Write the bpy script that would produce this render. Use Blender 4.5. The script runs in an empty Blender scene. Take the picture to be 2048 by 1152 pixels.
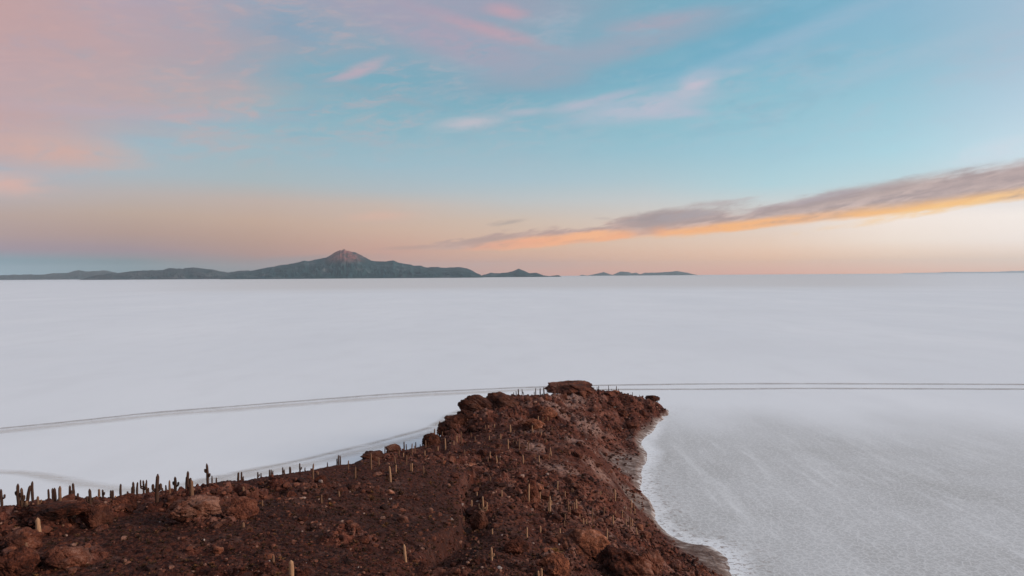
import bpy, math, random, time
import numpy as np
T0 = time.time()
random.seed(7)
rng = np.random.default_rng(11)
scene = bpy.context.scene
COL = scene.collection
PI = math.pi

# ------------------------------------------------------------------ camera geometry
F = 1462.0            # focal length in photo pixels (2048 wide)
CAMZ = 90.0
PITCH = math.atan(25 / F)
ROLL = -math.atan(14 / 2048)
FWD = np.array([0, math.cos(PITCH), -math.sin(PITCH)])
R0 = np.array([1.0, 0, 0])
U0 = np.array([0, math.sin(PITCH), math.cos(PITCH)])
RIGHT = R0 * math.cos(ROLL) + U0 * math.sin(ROLL)
UP = U0 * math.cos(ROLL) - R0 * math.sin(ROLL)


def ray(px, py):
    d = FWD + RIGHT * ((px - 1024) / F) + UP * ((576 - py) / F)
    return d / d[1]


def at(px, py, D):
    d = ray(px, py)
    return (d[0] * D, D, CAMZ + d[2] * D)


def ground(px, py, z=0.0):
    d = ray(px, py)
    t = (z - CAMZ) / d[2]
    return (d[0] * t, t, z)


def S(r, g, b, a=1.0):
    """display 0-255 colour to linear"""
    def f(c):
        c /= 255.0
        return c / 12.92 if c <= 0.04045 else ((c + 0.055) / 1.055) ** 2.4
    return (f(r), f(g), f(b), a)


# ------------------------------------------------------------------ numpy noise
def _h(ix, iy, s):
    n = (ix.astype(np.int64) * 374761393 + iy.astype(np.int64) * 668265263 + s * 982451653) & 0x7fffffff
    n = ((n ^ (n >> 13)) * 1274126177) & 0x7fffffff
    n = ((n ^ (n >> 15)) * 739982445) & 0x7fffffff
    return ((n ^ (n >> 12)) & 0xffffff).astype(np.float32) / np.float32(0xffffff)


def vn(x, y, s=0):
    x = np.asarray(x, np.float32); y = np.asarray(y, np.float32)
    ix = np.floor(x); iy = np.floor(y)
    fx = x - ix; fy = y - iy
    ix = ix.astype(np.int64); iy = iy.astype(np.int64)
    ux = fx * fx * (3 - 2 * fx); uy = fy * fy * (3 - 2 * fy)
    a = _h(ix, iy, s); b = _h(ix + 1, iy, s); c = _h(ix, iy + 1, s); d = _h(ix + 1, iy + 1, s)
    return ((a + (b - a) * ux) + ((c + (d - c) * ux) - (a + (b - a) * ux)) * uy) * 2 - 1


def fbm(x, y, s=0, o=4, g=0.5, ridge=False):
    t = 0; a = 1.0; n = 0.0; c, sn = 0.8, 0.6
    for i in range(o):
        v = vn(x, y, s + i * 17)
        if ridge:
            v = 1 - 2 * np.abs(v)
        t = t + v * a; n += a; a *= g
        x, y = (x * c - y * sn) * 2.03 + 5.1, (x * sn + y * c) * 2.03 + 1.7
    return t / n


def lumps(x, y, cell, s, rmin=0.25, rmax=0.62, keep=0.7):
    """rounded boulder bumps: union of spheres on a jittered grid; returns height in units of cell"""
    x = x / cell; y = y / cell
    ix = np.floor(x).astype(np.int64); iy = np.floor(y).astype(np.int64)
    out = np.zeros_like(x, dtype=np.float32)
    for dx in (-1, 0, 1):
        for dy in (-1, 0, 1):
            jx = ix + dx; jy = iy + dy
            cx = jx + _h(jx, jy, s); cy = jy + _h(jx, jy, s + 1)
            r = rmin + (rmax - rmin) * _h(jx, jy, s + 2)
            r = np.where(_h(jx, jy, s + 3) < keep, r, 0.0)
            ang = _h(jx, jy, s + 4) * 3.1; q = 1 + 0.8 * _h(jx, jy, s + 5)
            ex = (x - cx) * np.cos(ang) + (y - cy) * np.sin(ang)
            ey = -(x - cx) * np.sin(ang) + (y - cy) * np.cos(ang)
            d2 = r * r - (ex * ex + ey * ey * q)
            out = np.maximum(out, np.sqrt(np.maximum(d2, 0)) * 0.9)
    return out


def sst(x, a, b):
    t = np.clip((x - a) / (b - a), 0, 1)
    return t * t * (3 - 2 * t)


# ------------------------------------------------------------------ helpers for objects
def link(o, parent=None):
    COL.objects.link(o)
    if parent is not None:
        o.parent = parent
    return o


def mesh_np(name, verts, faces, mat=None, smooth=True, parent=None):
    """faces: (n,k) int array"""
    me = bpy.data.meshes.new(name)
    verts = np.ascontiguousarray(verts, np.float32); faces = np.ascontiguousarray(faces, np.int32)
    n, k = faces.shape
    me.vertices.add(len(verts)); me.vertices.foreach_set('co', verts.ravel())
    me.loops.add(n * k); me.loops.foreach_set('vertex_index', faces.ravel())
    me.polygons.add(n)
    me.polygons.foreach_set('loop_start', np.arange(0, n * k, k, dtype=np.int32))
    me.polygons.foreach_set('use_smooth', np.full(n, smooth, dtype=bool))
    me.update(calc_edges=True)
    if mat:
        me.materials.append(mat)
    return link(bpy.data.objects.new(name, me), parent)


def attr(o, name, vals):
    a = o.data.attributes.new(name, 'FLOAT', 'POINT')
    a.data.foreach_set('value', np.ascontiguousarray(vals, np.float32).ravel())


def struct(o, kind='structure'):
    o['kind'] = kind
    return o


class NT:
    def __init__(s, tree):
        s.t = tree; s.n = tree.nodes; s.l = tree.links

    def node(s, typ, **kw):
        n = s.n.new(typ)
        for k, v in kw.items():
            setattr(n, k, v)
        return n

    def put(s, sock, v):
        if isinstance(v, bpy.types.NodeSocket):
            s.l.new(v, sock)
        elif v is not None:
            sock.default_value = v

    def m(s, op, a, b=None, c=None, clamp=False):
        n = s.node('ShaderNodeMath', operation=op, use_clamp=clamp)
        s.put(n.inputs[0], a); s.put(n.inputs[1], b); s.put(n.inputs[2], c)
        return n.outputs[0]

    def mr(s, v, a, b, c=0.0, d=1.0, smooth=True):
        n = s.node('ShaderNodeMapRange', interpolation_type='SMOOTHSTEP' if smooth else 'LINEAR')
        s.put(n.inputs['Value'], v)
        n.inputs['From Min'].default_value = a; n.inputs['From Max'].default_value = b
        n.inputs['To Min'].default_value = c; n.inputs['To Max'].default_value = d
        return n.outputs['Result']

    def mix(s, f, a, b, blend='MIX'):
        n = s.node('ShaderNodeMix', data_type='RGBA', blend_type=blend)
        s.put(n.inputs[0], f); s.put(n.inputs[6], a); s.put(n.inputs[7], b)
        return n.outputs[2]

    def noise(s, vec, scale, detail=4, rough=0.55, dist=0.0, col=False):
        n = s.node('ShaderNodeTexNoise')
        s.put(n.inputs['Vector'], vec)
        n.inputs['Scale'].default_value = scale; n.inputs['Detail'].default_value = detail
        n.inputs['Roughness'].default_value = rough; n.inputs['Distortion'].default_value = dist
        return n.outputs['Color' if col else 'Fac']

    def vor(s, vec, scale, feature='F1', out='Distance'):
        n = s.node('ShaderNodeTexVoronoi', feature=feature)
        s.put(n.inputs['Vector'], vec); n.inputs['Scale'].default_value = scale
        return n.outputs[out]

    def xyz(s, x, y, z=0.0):
        n = s.node('ShaderNodeCombineXYZ')
        s.put(n.inputs[0], x); s.put(n.inputs[1], y); s.put(n.inputs[2], z)
        return n.outputs[0]

    def ramp(s, f, pts, interp='LINEAR'):
        n = s.node('ShaderNodeValToRGB'); cr = n.color_ramp; cr.interpolation = interp
        while len(cr.elements) > 1:
            cr.elements.remove(cr.elements[0])
        cr.elements[0].position = pts[0][0]; cr.elements[0].color = pts[0][1]
        for p, c in pts[1:]:
            e = cr.elements.new(p); e.color = c
        s.put(n.inputs[0], f)
        return n.outputs[0]

    def at(s, name):
        n = s.node('ShaderNodeAttribute', attribute_name=name)
        return n.outputs['Fac']

    def pos(s):
        return s.node('ShaderNodeNewGeometry').outputs['Position']

    def scale(s, v, x, y, z):
        n = s.node('ShaderNodeVectorMath', operation='MULTIPLY')
        s.put(n.inputs[0], v); n.inputs[1].default_value = (x, y, z)
        return n.outputs[0]

    def bump(s, h, strength, dist):
        n = s.node('ShaderNodeBump')
        n.inputs['Strength'].default_value = strength; n.inputs['Distance'].default_value = dist
        s.put(n.inputs['Height'], h)
        return n.outputs['Normal']


def material(name):
    m = bpy.data.materials.new(name); m.use_nodes = True
    nt = NT(m.node_tree); nt.n.clear()
    out = nt.node('ShaderNodeOutputMaterial')
    bs = nt.node('ShaderNodeBsdfPrincipled')
    nt.l.new(bs.outputs[0], out.inputs[0])
    bs.inputs['Roughness'].default_value = 0.9
    bs.inputs['Specular IOR Level'].default_value = 0.15
    return m, nt, bs, out


# ------------------------------------------------------------------ materials
def rock_colour(nt, p, k=1.0, warm=1.0):
    """weathered red-brown rock in world metres"""
    a = nt.noise(p, 0.09, 5, 0.6)
    b = nt.noise(p, 0.9, 6, 0.65)
    c = nt.noise(p, 5.0, 4, 0.6)
    f = nt.m('ADD', nt.m('MULTIPLY', a, 0.5), nt.m('ADD', nt.m('MULTIPLY', b, 0.35), nt.m('MULTIPLY', c, 0.28)))
    col = nt.ramp(f, [(0.45, (.018 * k, .0062 * k * warm, .0048 * k, 1)), (0.53, (.076 * k, .0205 * k * warm, .0125 * k, 1)),
                      (0.60, (.168 * k, .052 * k * warm, .030 * k, 1)), (0.69, (.29 * k, .142 * k, .102 * k, 1))])
    # purple-grey lichen patches
    lf = nt.mr(nt.noise(p, 0.33, 4, 0.6), 0.55, 0.70)
    col = nt.mix(nt.m('MULTIPLY', lf, 0.5), col, (.085 * k, .048 * k, .046 * k, 1))
    df = nt.mr(nt.noise(p, 0.16, 5, 0.62), 0.50, 0.62)
    col = nt.mix(nt.m('MULTIPLY', df, 0.55), col, (.030 * k, .0130 * k, .0100 * k, 1))
    # dark desert varnish streaks and pits
    pf = nt.mr(nt.vor(p, 1.6), 0.0, 0.30, 1.0, 0.0)
    col = nt.mix(nt.m('MULTIPLY', pf, 0.45), col, (.026 * k, .013 * k, .011 * k, 1))
    return col, b, c


M = {}


def build_materials():
    # island ground
    m, nt, bs, out = material('island_ground'); M['ground'] = m
    p = nt.pos()
    col, b, c = rock_colour(nt, p)
    soil = nt.ramp(nt.noise(p, 1.7, 6, 0.7), [(0.38, (.016, .0056, .0040, 1)), (0.5, (.060, .0150, .0085, 1)), (0.66, (.160, .046, .023, 1))])
    sp = nt.vor(nt.scale(p, 1, 1, 1), 2.6)
    soil = nt.mix(nt.mr(sp, 0.12, 0.22, 0.75, 0.0), soil, (.17, .085, .055, 1))
    # ochre tussock tints
    oc = nt.mr(nt.noise(p, 0.55, 5, 0.7), 0.60, 0.72)
    soil = nt.mix(nt.m('MULTIPLY', oc, 0.5), soil, (.14, .060, .022, 1))
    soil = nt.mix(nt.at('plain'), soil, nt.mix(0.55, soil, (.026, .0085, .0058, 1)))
    rk = nt.at('rock')
    cc = nt.mix(rk, soil, col)
    cc = nt.mix(nt.m('MULTIPLY', nt.at('pale'), nt.mr(b, 0.38, 0.6, 0.35, 1.0)), cc, (.30, .175, .135, 1))
    cc = nt.mix(1.0, cc, (.80, .80, .84, 1), 'MULTIPLY')
    # mud beach
    mud = nt.ramp(nt.noise(nt.scale(p, .6, .8, 1), 0.5, 5, 0.65), [(0.35, (.085, .050, .040, 1)), (0.50, (.17, .118, .100, 1)), (0.68, (.33, .27, .245, 1))])
    cc = nt.mix(nt.at('mud'), cc, mud)
    crust = nt.m('MULTIPLY', nt.at('saltline'), nt.mr(nt.noise(nt.scale(p, .5, 1.1, 1), 0.35, 6, 0.7), 0.47, 0.56))
    cc = nt.mix(crust, cc, (.55, .53, .53, 1))
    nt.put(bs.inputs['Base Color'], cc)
    h = nt.m('ADD', nt.m('MULTIPLY', b, 0.9), nt.m('MULTIPLY', c, 0.35))
    nt.put(bs.inputs['Normal'], nt.bump(h, 0.9, 0.5))
    # boulders
    for nm, k, w in (('boulder_rock', 0.78, 1.04), ('boulder_dark', 0.48, 1.04), ('boulder_pale', 1.5, 1.14)):
        m, nt, bs, out = material(nm); M[nm] = m
        p = nt.pos()
        col, b, c = rock_colour(nt, p, k, w)
        nt.put(bs.inputs['Base Color'], col)
        h = nt.m('ADD', b, nt.m('MULTIPLY', c, 0.4))
        nt.put(bs.inputs['Normal'], nt.bump(h, 0.9, 0.4))
    # rubble with a tint per stone
    m, nt, bs, out = material('rubble_stone'); M['rubble'] = m
    t = nt.at('tint')
    p = nt.pos()
    base = nt.ramp(t, [(0.0, (.018, .0080, .0064, 1)), (0.4, (.058, .0165, .0102, 1)), (0.75, (.165, .054, .031, 1)), (0.93, (.28, .15, .11, 1)), (1.0, (.42, .33, .29, 1))])
    nn = nt.noise(p, 3.0, 4, 0.6)
    nt.put(bs.inputs['Base Color'], nt.mix(nt.mr(nn, 0.35, 0.65, 0.6, 0.0), base, (.030, .016, .013, 1)))
    nt.put(bs.inputs['Normal'], nt.bump(nn, 0.6, 0.2))
    # dry scrub
    m, nt, bs, out = material('dry_scrub'); M['scrub'] = m
    t = nt.at('tint')
    nt.put(bs.inputs['Base Color'], nt.ramp(t, [(0.0, (.040, .022, .015, 1)), (0.35, (.060, .030, .018, 1)), (0.65, (.085, .038, .019, 1)), (0.9, (.19, .085, .030, 1)), (1.0, (.26, .14, .05, 1))]))
    # cacti
    for nm, a, b_ in (('cactus_pale', (.19, .092, .050, 1), (.46, .27, .16, 1)), ('cactus_tan', (.085, .045, .03, 1), (.22, .115, .068, 1)), ('cactus_dark', (.030, .0165, .0125, 1), (.085, .042, .028, 1))):
        m, nt, bs, out = material(nm); M[nm] = m
        tc = nt.node('ShaderNodeTexCoord').outputs['Object']
        n1 = nt.noise(nt.scale(tc, 4, 4, 0.9), 1.6, 4, 0.6)
        f = nt.m('ADD', nt.m('MULTIPLY', nt.at('rib'), 0.55), nt.m('MULTIPLY', n1, 0.6))
        nt.put(bs.inputs['Base Color'], nt.ramp(f, [(0.25, a), (0.85, b_)]))
        bs.inputs['Roughness'].default_value = 0.85
    # salt
    m, nt, bs, out = material('salt_crust'); M['salt'] = m
    p = nt.pos()
    far = nt.at('far'); wet = nt.at('wet'); shore = nt.at('shore')
    big = nt.noise(nt.scale(p, 1, .35, 1), 0.004, 5, 0.6)
    base = nt.ramp(big, [(0.3, (.66, .674, .70, 1)), (0.55, (.692, .703, .726, 1)), (0.75, (.725, .732, .752, 1))])
    m1 = nt.noise(nt.scale(p, 1, .45, 1), 0.022, 6, 0.65); m2 = nt.noise(nt.scale(p, .35, 1, 1), 0.0016, 5, 0.6)
    base = nt.mix(nt.mr(m1, 0.45, 0.70, 0.0, 0.30), base, (.615, .62, .64, 1))
    base = nt.mix(nt.mr(m2, 0.50, 0.68, 0.0, 0.35), base, (.635, .64, .66, 1))
    # streaks running with the old wheel lines
    st = nt.noise(nt.scale(p, 1, .05, 1), 0.05, 5, 0.6, 0.4)
    st2 = nt.noise(nt.scale(p, 1, .12, 1), 0.22, 4, 0.6)
    blot = nt.noise(p, 0.018, 5, 0.6)
    wetc = nt.ramp(nt.m('ADD', nt.m('MULTIPLY', st, 0.6), nt.m('ADD', nt.m('MULTIPLY', st2, 0.25), nt.m('MULTIPLY', blot, 0.15))), [(0.34, (.35, .345, .335, 1)), (0.52, (.385, .38, .375, 1)), (0.74, (.46, .458, .455, 1))])
    base = nt.mix(nt.m('MULTIPLY', wet, nt.mr(blot, 0.2, 0.7, 1.0, 0.75)), base, wetc)
    base = nt.mix(nt.m('MULTIPLY', nt.mr(st2, 0.5, 0.75), nt.m('MULTIPLY', wet, 0.3)), base, (.72, .725, .735, 1))
    base = nt.mix(nt.m('MULTIPLY', nt.at('streak'), nt.mr(st2, 0.3, 0.6, 0.1, 0.38)), base, (.68, .685, .69, 1))
    # pressure polygons and grain
    cr = nt.vor(p, 0.42, 'DISTANCE_TO_EDGE')
    gr = nt.noise(p, 1.6, 5, 0.75)
    gm = nt.at('grain')
    base = nt.mix(nt.m('MULTIPLY', nt.mr(cr, 0.0, 0.16, 0.45, 0.0), gm), base, (.82, .82, .82, 1))
    base = nt.mix(nt.m('MULTIPLY', nt.mr(gr, 0.46, 0.64, 0.0, 0.6), gm), base, (.80, .80, .80, 1))
    base = nt.mix(nt.m('MULTIPLY', nt.mr(gr, 0.28, 0.46, 0.65, 0.0), gm), base, (.42, .39, .375, 1))
    # white rim along the rock, broken by mud flecks
    rn = nt.noise(nt.scale(p, 1, .6, 1), 0.22, 6, 0.75)
    base = nt.mix(nt.m('MULTIPLY', nt.m('MULTIPLY', shore, nt.mr(rn, 0.40, 0.62, 0.0, 0.75)), nt.at('rightside')), base, (.74, .745, .755, 1))
    fl = nt.noise(nt.scale(p, .8, 1.1, 1), 0.45, 6, 0.8)
    base = nt.mix(nt.m('MULTIPLY', nt.m('MULTIPLY', nt.at('fleck'), nt.mr(fl, 0.52, 0.60)), 0.85), base, (.25, .20, .18, 1))
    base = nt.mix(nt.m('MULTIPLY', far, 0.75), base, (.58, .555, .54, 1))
    nt.put(bs.inputs['Base Color'], base)
    nt.put(bs.inputs['Normal'], nt.bump(nt.m('MULTIPLY', nt.m('ADD', gr, nt.mr(cr, 0, .2, .3, 0)), gm), 0.35, 0.25))
    bs.inputs['Roughness'].default_value = 0.8
    # tracks: sheets with worn, uneven edges
    for nm, c, k in (('track_dark', (.44, .405, .385, 1), 0.56), ('track_faint', (.64, .60, .57, 1), 0.55), ('track_dirty', (.48, .43, .39, 1), 0.5)):
        m, nt, bs, out = material(nm); M[nm] = m
        p = nt.pos()
        v = nt.at('across')
        wob = nt.noise(nt.scale(p, .02, .06, 1), 1.0, 4, 0.6)
        prof = nt.mr(nt.m('ADD', nt.m('ABSOLUTE', v), nt.m('MULTIPLY', nt.m('SUBTRACT', wob, 0.5), 0.9)), 0.15 if nm == 'track_dark' else -0.1, 0.95, 1.0, 0.0)
        brk = nt.noise(nt.scale(p, .25, .8, 1), 0.35 if nm != 'track_dirty' else 0.22, 5, 0.7)
        al = nt.m('MULTIPLY', nt.m('MULTIPLY', prof, nt.at('ends')), nt.mr(brk, 0.25, 0.60, 0.35 if nm != 'track_dirty' else 0.12, 1.0))
        al = nt.m('MULTIPLY', al, k)
        nt.put(bs.inputs['Base Color'], c)
        tr = nt.node('ShaderNodeBsdfTransparent'); mx = nt.node('ShaderNodeMixShader')
        nt.put(mx.inputs[0], al); nt.l.new(tr.outputs[0], mx.inputs[1]); nt.l.new(bs.outputs[0], mx.inputs[2])
        nt.l.new(mx.outputs[0], out.inputs[0])
    # far mountains: the blue-teal of distant haze is mixed into their base colour
    m, nt, bs, out = material('mountain_slope'); M['mount'] = m
    p = nt.pos()
    n = nt.noise(nt.scale(p, 1, 1, 2.0), 0.0009, 6, 0.65)
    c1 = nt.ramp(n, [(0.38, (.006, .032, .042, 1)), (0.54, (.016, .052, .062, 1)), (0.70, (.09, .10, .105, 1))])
    c2 = nt.ramp(nt.noise(p, 0.003, 5, 0.7), [(0.35, (.09, .060, .055, 1)), (0.65, (.42, .13, .11, 1))])
    nt.put(bs.inputs['Base Color'], nt.mix(nt.at('red'), c1, c2))


build_materials()

# ------------------------------------------------------------------ island terrain
def cps():
    pts = []
    shore = [(1335, 819), (1314, 832), (1311, 848), (1305, 863), (1285, 878), (1283, 889), (1293, 901), (1294, 921), (1281, 939), (1283, 966), (1281, 982),
             (1303, 1012), (1307, 1037), (1333, 1065), (1371, 1086), (1412, 1090), (1438, 1104), (1457, 1126), (1465, 1152)]
    for p in shore:
        x, y, z = ground(*p); pts.append((x, y, 0))
    for (px, py) in shore[::2]:
        x, y, z = ground(px, py); pts.append((x + 14, y + 1, -4))
    for px, py in ((1344, 815), (1340, 828), (1352, 820), (1332, 808)):
        x, y, z = ground(px, py); pts.append((x, y, -1.2))
    pts += [(75, 180, 0), (88, 120, 0), (92, 50, 0), (80, -30, 0), (110, 120, -6), (110, 20, -6), (100, 200, -5)]
    P = [  # px, py, depth
        (-150, 1010, 118), (0, 1009, 120), (94, 994, 122), (224, 991, 124), (330, 978, 127), (415, 966, 130), (491, 958, 140), (552, 947, 152),
        (600, 939, 165), (666, 927, 185), (707, 922, 205), (760, 904, 228), (816, 893, 250), (849, 886, 268), (876, 870, 300), (914, 834, 340),
        (961, 812, 380), (1007, 790, 400), (1085, 788, 410), (1140, 780, 430), (1213, 781, 445), (1260, 788, 450), (1299, 797, 458), (1314, 802, 465),
        (0, 1152, 75), (500, 1152, 72), (800, 1152, 75), (1100, 1152, 90), (1250, 1152, 125), (1350, 1152, 165), (500, 1050, 96), (300, 1050, 96), (100, 1070, 92),
        (700, 1000, 125), (700, 960, 152), (900, 950, 180), (900, 1000, 146), (900, 1060, 116), (900, 1110, 95), (1000, 960, 186), (1000, 1020, 150), (1000, 1090, 116),
        (1100, 900, 260), (1100, 960, 215), (1100, 1030, 165), (1100, 1090, 130), (1200, 900, 284), (1200, 970, 226), (1200, 1040, 178), (1200, 1100, 143),
        (1250, 1040, 214), (1282, 1060, 228), (1300, 1092, 190), (1350, 1112, 204), (1400, 1130, 214), (1248, 880, 375), (1200, 850, 372), (1150, 830, 372), (1100, 830, 362),
        (1050, 835, 350), (1000, 850, 312), (960, 870, 292), (1150, 792, 422), (1250, 820, 432), (1292, 822, 456), (1100, 800, 402), (870, 905, 250), (800, 930, 215), (940, 905, 240)]
    for px, py, D in P:
        pts.append(at(px, py, D))
    # far side, hidden from the photograph's viewpoint: falls to the salt
    for px, py, D, D2 in [(-150, 1010, 118, 225), (0, 1009, 120, 220), (200, 991, 124, 225), (415, 966, 130, 232), (552, 947, 152, 250), (666, 927, 185, 275), (760, 904, 228, 300),
                          (849, 886, 268, 325), (880, 868, 300, 345), (914, 832, 340, 372), (961, 812, 380, 405), (1007, 790, 400, 440), (1085, 788, 410, 462), (1140, 770, 440, 485), (1213, 781, 445, 490), (1290, 795, 450, 495)]:
        x, y, z = at(px, py, D)
        k = D2 / D
        d = ray(px, py)
        pts.append((d[0] * D2, D2, 0.0)); pts.append((d[0] * (D2 + 16), D2 + 16, -4))
        pts.append((d[0] * (D * .45 + D2 * .55), D * .45 + D2 * .55, z * 0.50))
    for px in (-150, 200, 500, 700, 850):
        d = ray(px, 900); pts.append((d[0] * 400, 400, -6))
    pts += [(60, 560, -6), (-20, 560, -6), (130, 480, -6), (150, 380, -6), (150, 300, -6), (0, 30, 66), (-60, 30, 64), (40, 60, 41), (60, 30, 26), (-120, 80, 55), (-160, 110, 42), (-230, 60, 26), (-280, 130, 0),
            (-300, 40, 0), (-330, 100, -6), (0, -30, 60)]
    return np.array(pts, float)


CP = cps()


def tps_fit(P, reg=0.5):
    n = len(P); X = P[:, :2] / 100.0
    d = np.sqrt(((X[:, None] - X[None]) ** 2).sum(-1)) + 1e-9
    K = d * d * np.log(d); K[np.arange(n), np.arange(n)] = reg * 1e-3
    A = np.zeros((n + 3, n + 3)); A[:n, :n] = K; A[:n, n] = 1; A[:n, n + 1:] = X; A[n, :n] = 1; A[n + 1:, :n] = X.T
    w = np.linalg.solve(A, np.concatenate([P[:, 2], np.zeros(3)]))
    return X, w


TX, TW = tps_fit(CP)
# evaluate on a coarse grid, then bilinear
GX = np.arange(-420, 240, 2.0); GY = np.arange(-60, 640, 2.0)
gx, gy = np.meshgrid(GX, GY)
q = np.stack([gx.ravel(), gy.ravel()], 1) / 100.0
acc = TW[-3] + q @ TW[-2:]
for i in range(len(TX)):
    d2 = ((q - TX[i]) ** 2).sum(1) + 1e-12
    acc += TW[i] * 0.5 * d2 * np.log(d2)
GZ = acc.reshape(gx.shape)
GZ = np.clip(GZ, -8, 80)


def base_h(x, y):
    u = np.clip((x - GX[0]) / 2.0, 0, len(GX) - 1.001); v = np.clip((y - GY[0]) / 2.0, 0, len(GY) - 1.001)
    i = u.astype(int); j = v.astype(int); fu = u - i; fv = v - j
    return (GZ[j, i] * (1 - fu) + GZ[j, i + 1] * fu) * (1 - fv) + (GZ[j + 1, i] * (1 - fu) + GZ[j + 1, i + 1] * fu) * fv


def seg_dist(x, y, pl):
    best = np.full(x.shape, 1e9); side = np.zeros(x.shape)
    for (ax, ay), (bx, by) in zip(pl[:-1], pl[1:]):
        dx, dy = bx - ax, by - ay; L = dx * dx + dy * dy
        t = np.clip(((x - ax) * dx + (y - ay) * dy) / L, 0, 1)
        d = np.hypot(x - ax - t * dx, y - ay - t * dy)
        s = np.sign((x - ax) * dy - (y - ay) * dx)
        side = np.where(d < best, s, side); best = np.minimum(best, d)
    return best, side


def gauss(x, y, c, r):
    return np.exp(-((x - c[0]) ** 2 + (y - c[1]) ** 2) / (r * r))


MUDS = [(1264, 905, 345, 15), (1270, 925, 330, 12), (1280, 1008, 283, 10), (1290, 1022, 275, 9), (1425, 1128, 226, 10), (1385, 1098, 238, 8)]
MUDW = [(at(a, b, d)[:2], r) for a, b, d, r in MUDS]
GULLY = [at(945, 938, 190)[:2], at(932, 965, 172)[:2], at(930, 1000, 147)[:2], at(928, 1045, 122)[:2], at(880, 1080, 105)[:2], at(860, 1120, 90)[:2]]
# outcrops: px,py,depth, radius m, height m
CROPS = [(30, 1062, 94, 7, 1.6), (110, 1024, 108, 7, 1.8), (190, 1034, 104, 4.5, 1.5), (390, 1012, 111, 7, 2.4), (440, 1050, 98, 5, 1.2), (490, 1005, 118, 5, 1.5), (560, 985, 128, 5, 1.2), (30, 1125, 80, 3.5, 1.0), (140, 1128, 79, 4, 1.1),
         (955, 1000, 150, 4, 1.6), (1065, 975, 200, 7, 2.2), (1130, 1120, 112, 5, 1.8), (1170, 1092, 140, 6, 1.6), (1240, 1130, 138, 8, 3.0), (1010, 975, 178, 5, 1.5), (1130, 800, 402, 16, 2.0), (1090, 860, 320, 16, 2.5), (1150, 870, 310, 12, 1.5),
         (1060, 900, 262, 9, 1.6), (880, 880, 285, 12, 2.0), (950, 840, 340, 14, 2.6), (1010, 830, 352, 14, 2.8), (700, 1090, 92, 5, .5)]
CROPW = [(at(a, b, d)[:2], r, h) for a, b, d, r, h in CROPS]
PALE = [(1165, 1088, 141, 5.0), (1190, 1095, 146, 4), (1115, 1125, 110, 2.6), (1130, 1105, 116, 2.2), (1120, 820, 375, 11), (1085, 870, 305, 9), (1110, 850, 335, 8), (1065, 910, 255, 6), (1135, 800, 405, 9), (1150, 900, 280, 6)]
PALE += [(1140, 790, 425, 12), (1175, 840, 365, 10), (1210, 870, 330, 8), (1200, 920, 265, 6), (1040, 880, 290, 7), (1120, 940, 228, 6)]
PALEW = [(at(a, b, d)[:2], r) for a, b, d, r in PALE]


def height(x, y):
    w1 = fbm(x / 37, y / 37, 3, 3) * 5; w2 = fbm(x / 37, y / 37, 9, 3) * 5
    h = base_h(x + w1 * .25, y + w2 * .25)
    land = sst(h, 0.6, 5.0)
    for c, r in MUDW:
        g = np.clip(gauss(x, y, c, r) * 1.5, 0, 1); land = land * (1 - 0.9 * g); h = np.where(h > 1.2, h * (1 - g * .55) + 1.0 * g * .55, h)
    # ruggedness
    rug = sst(fbm(x / 26, y / 26, 21, 4), -0.12, 0.28)
    right = sst(x - (-13 + (y - 150) * 0.02), -6, 6) * sst(y, 30, 60)
    farr = sst(y, 235, 300)
    rug = np.maximum(rug, sst(y, 300, 380) * 0.6)
    rug = np.clip(np.maximum(rug * 0.75, np.maximum(right, farr) * (0.45 + 0.55 * rug)), 0, 1)
    smooth_zone = gauss(x, y, at(800, 1030, 125)[:2], 24)   # the even brown soil slope
    rug = rug * (1 - 0.75 * np.clip(smooth_zone * 1.3, 0, 1))
    crop = np.zeros_like(h); cm = np.zeros_like(h)
    for c, r, hh in CROPW:
        wx = x + fbm(x / 3.1, y / 3.1, 40, 3) * r * 0.35; wy = y + fbm(x / 3.1, y / 3.1, 50, 3) * r * 0.35
        d = np.hypot(wx - c[0], wy - c[1]) / r
        g = 1 - sst(d, 0.45, 1.0)
        crop = np.maximum(crop, g * hh); cm = np.maximum(cm, g)
    rug = np.clip(np.maximum(rug, cm), 0, 1)
    s = 1 + np.clip((y - 150) / 250, 0, 1.0)              # far end: bigger blocks
    big = fbm(x / 11, y / 11, 61, 4, ridge=True) * 1.1 * (0.35 + rug)
    l1 = lumps(x + w1 * .2, y + w2 * .2, 7.5, 100, keep=0.55) * 7.5 * 0.42
    l2 = lumps(x, y, 3.1, 110, keep=0.7) * 3.1 * 0.55
    l3 = lumps(x, y, 1.25, 120, keep=0.75) * 1.25 * 0.6
    l4 = lumps(x, y, 0.55, 130, keep=0.6) * 0.55 * 0.6
    fine = fbm(x / 1.3, y / 1.3, 71, 4) * 0.22
    d = big * 0.8 + rug * (l1 * 1.0 + l2 * 1.15 + l3 * 1.2) + (1 - rug) * (l3 * 0.45) + l4 * 1.0 + fine * (0.6 + rug)
    gd, side = seg_dist(x, y, GULLY)
    gul = -3.2 * np.exp(-(gd / np.where(side < 0, 4.5, 0.8)) ** 2)
    crack = -sst(fbm(x / 8.5, y / 8.5, 81, 3, ridge=True), 0.55, 0.85) * 2.0 * rug
    out = h + land * (d + crop + gul + crack - 0.9 * rug) + (1 - land) * fbm(x / 2.5, y / 2.5, 91, 4) * 0.16 * np.clip(h + 1, 0, 1)
    return out, rug, h


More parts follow.
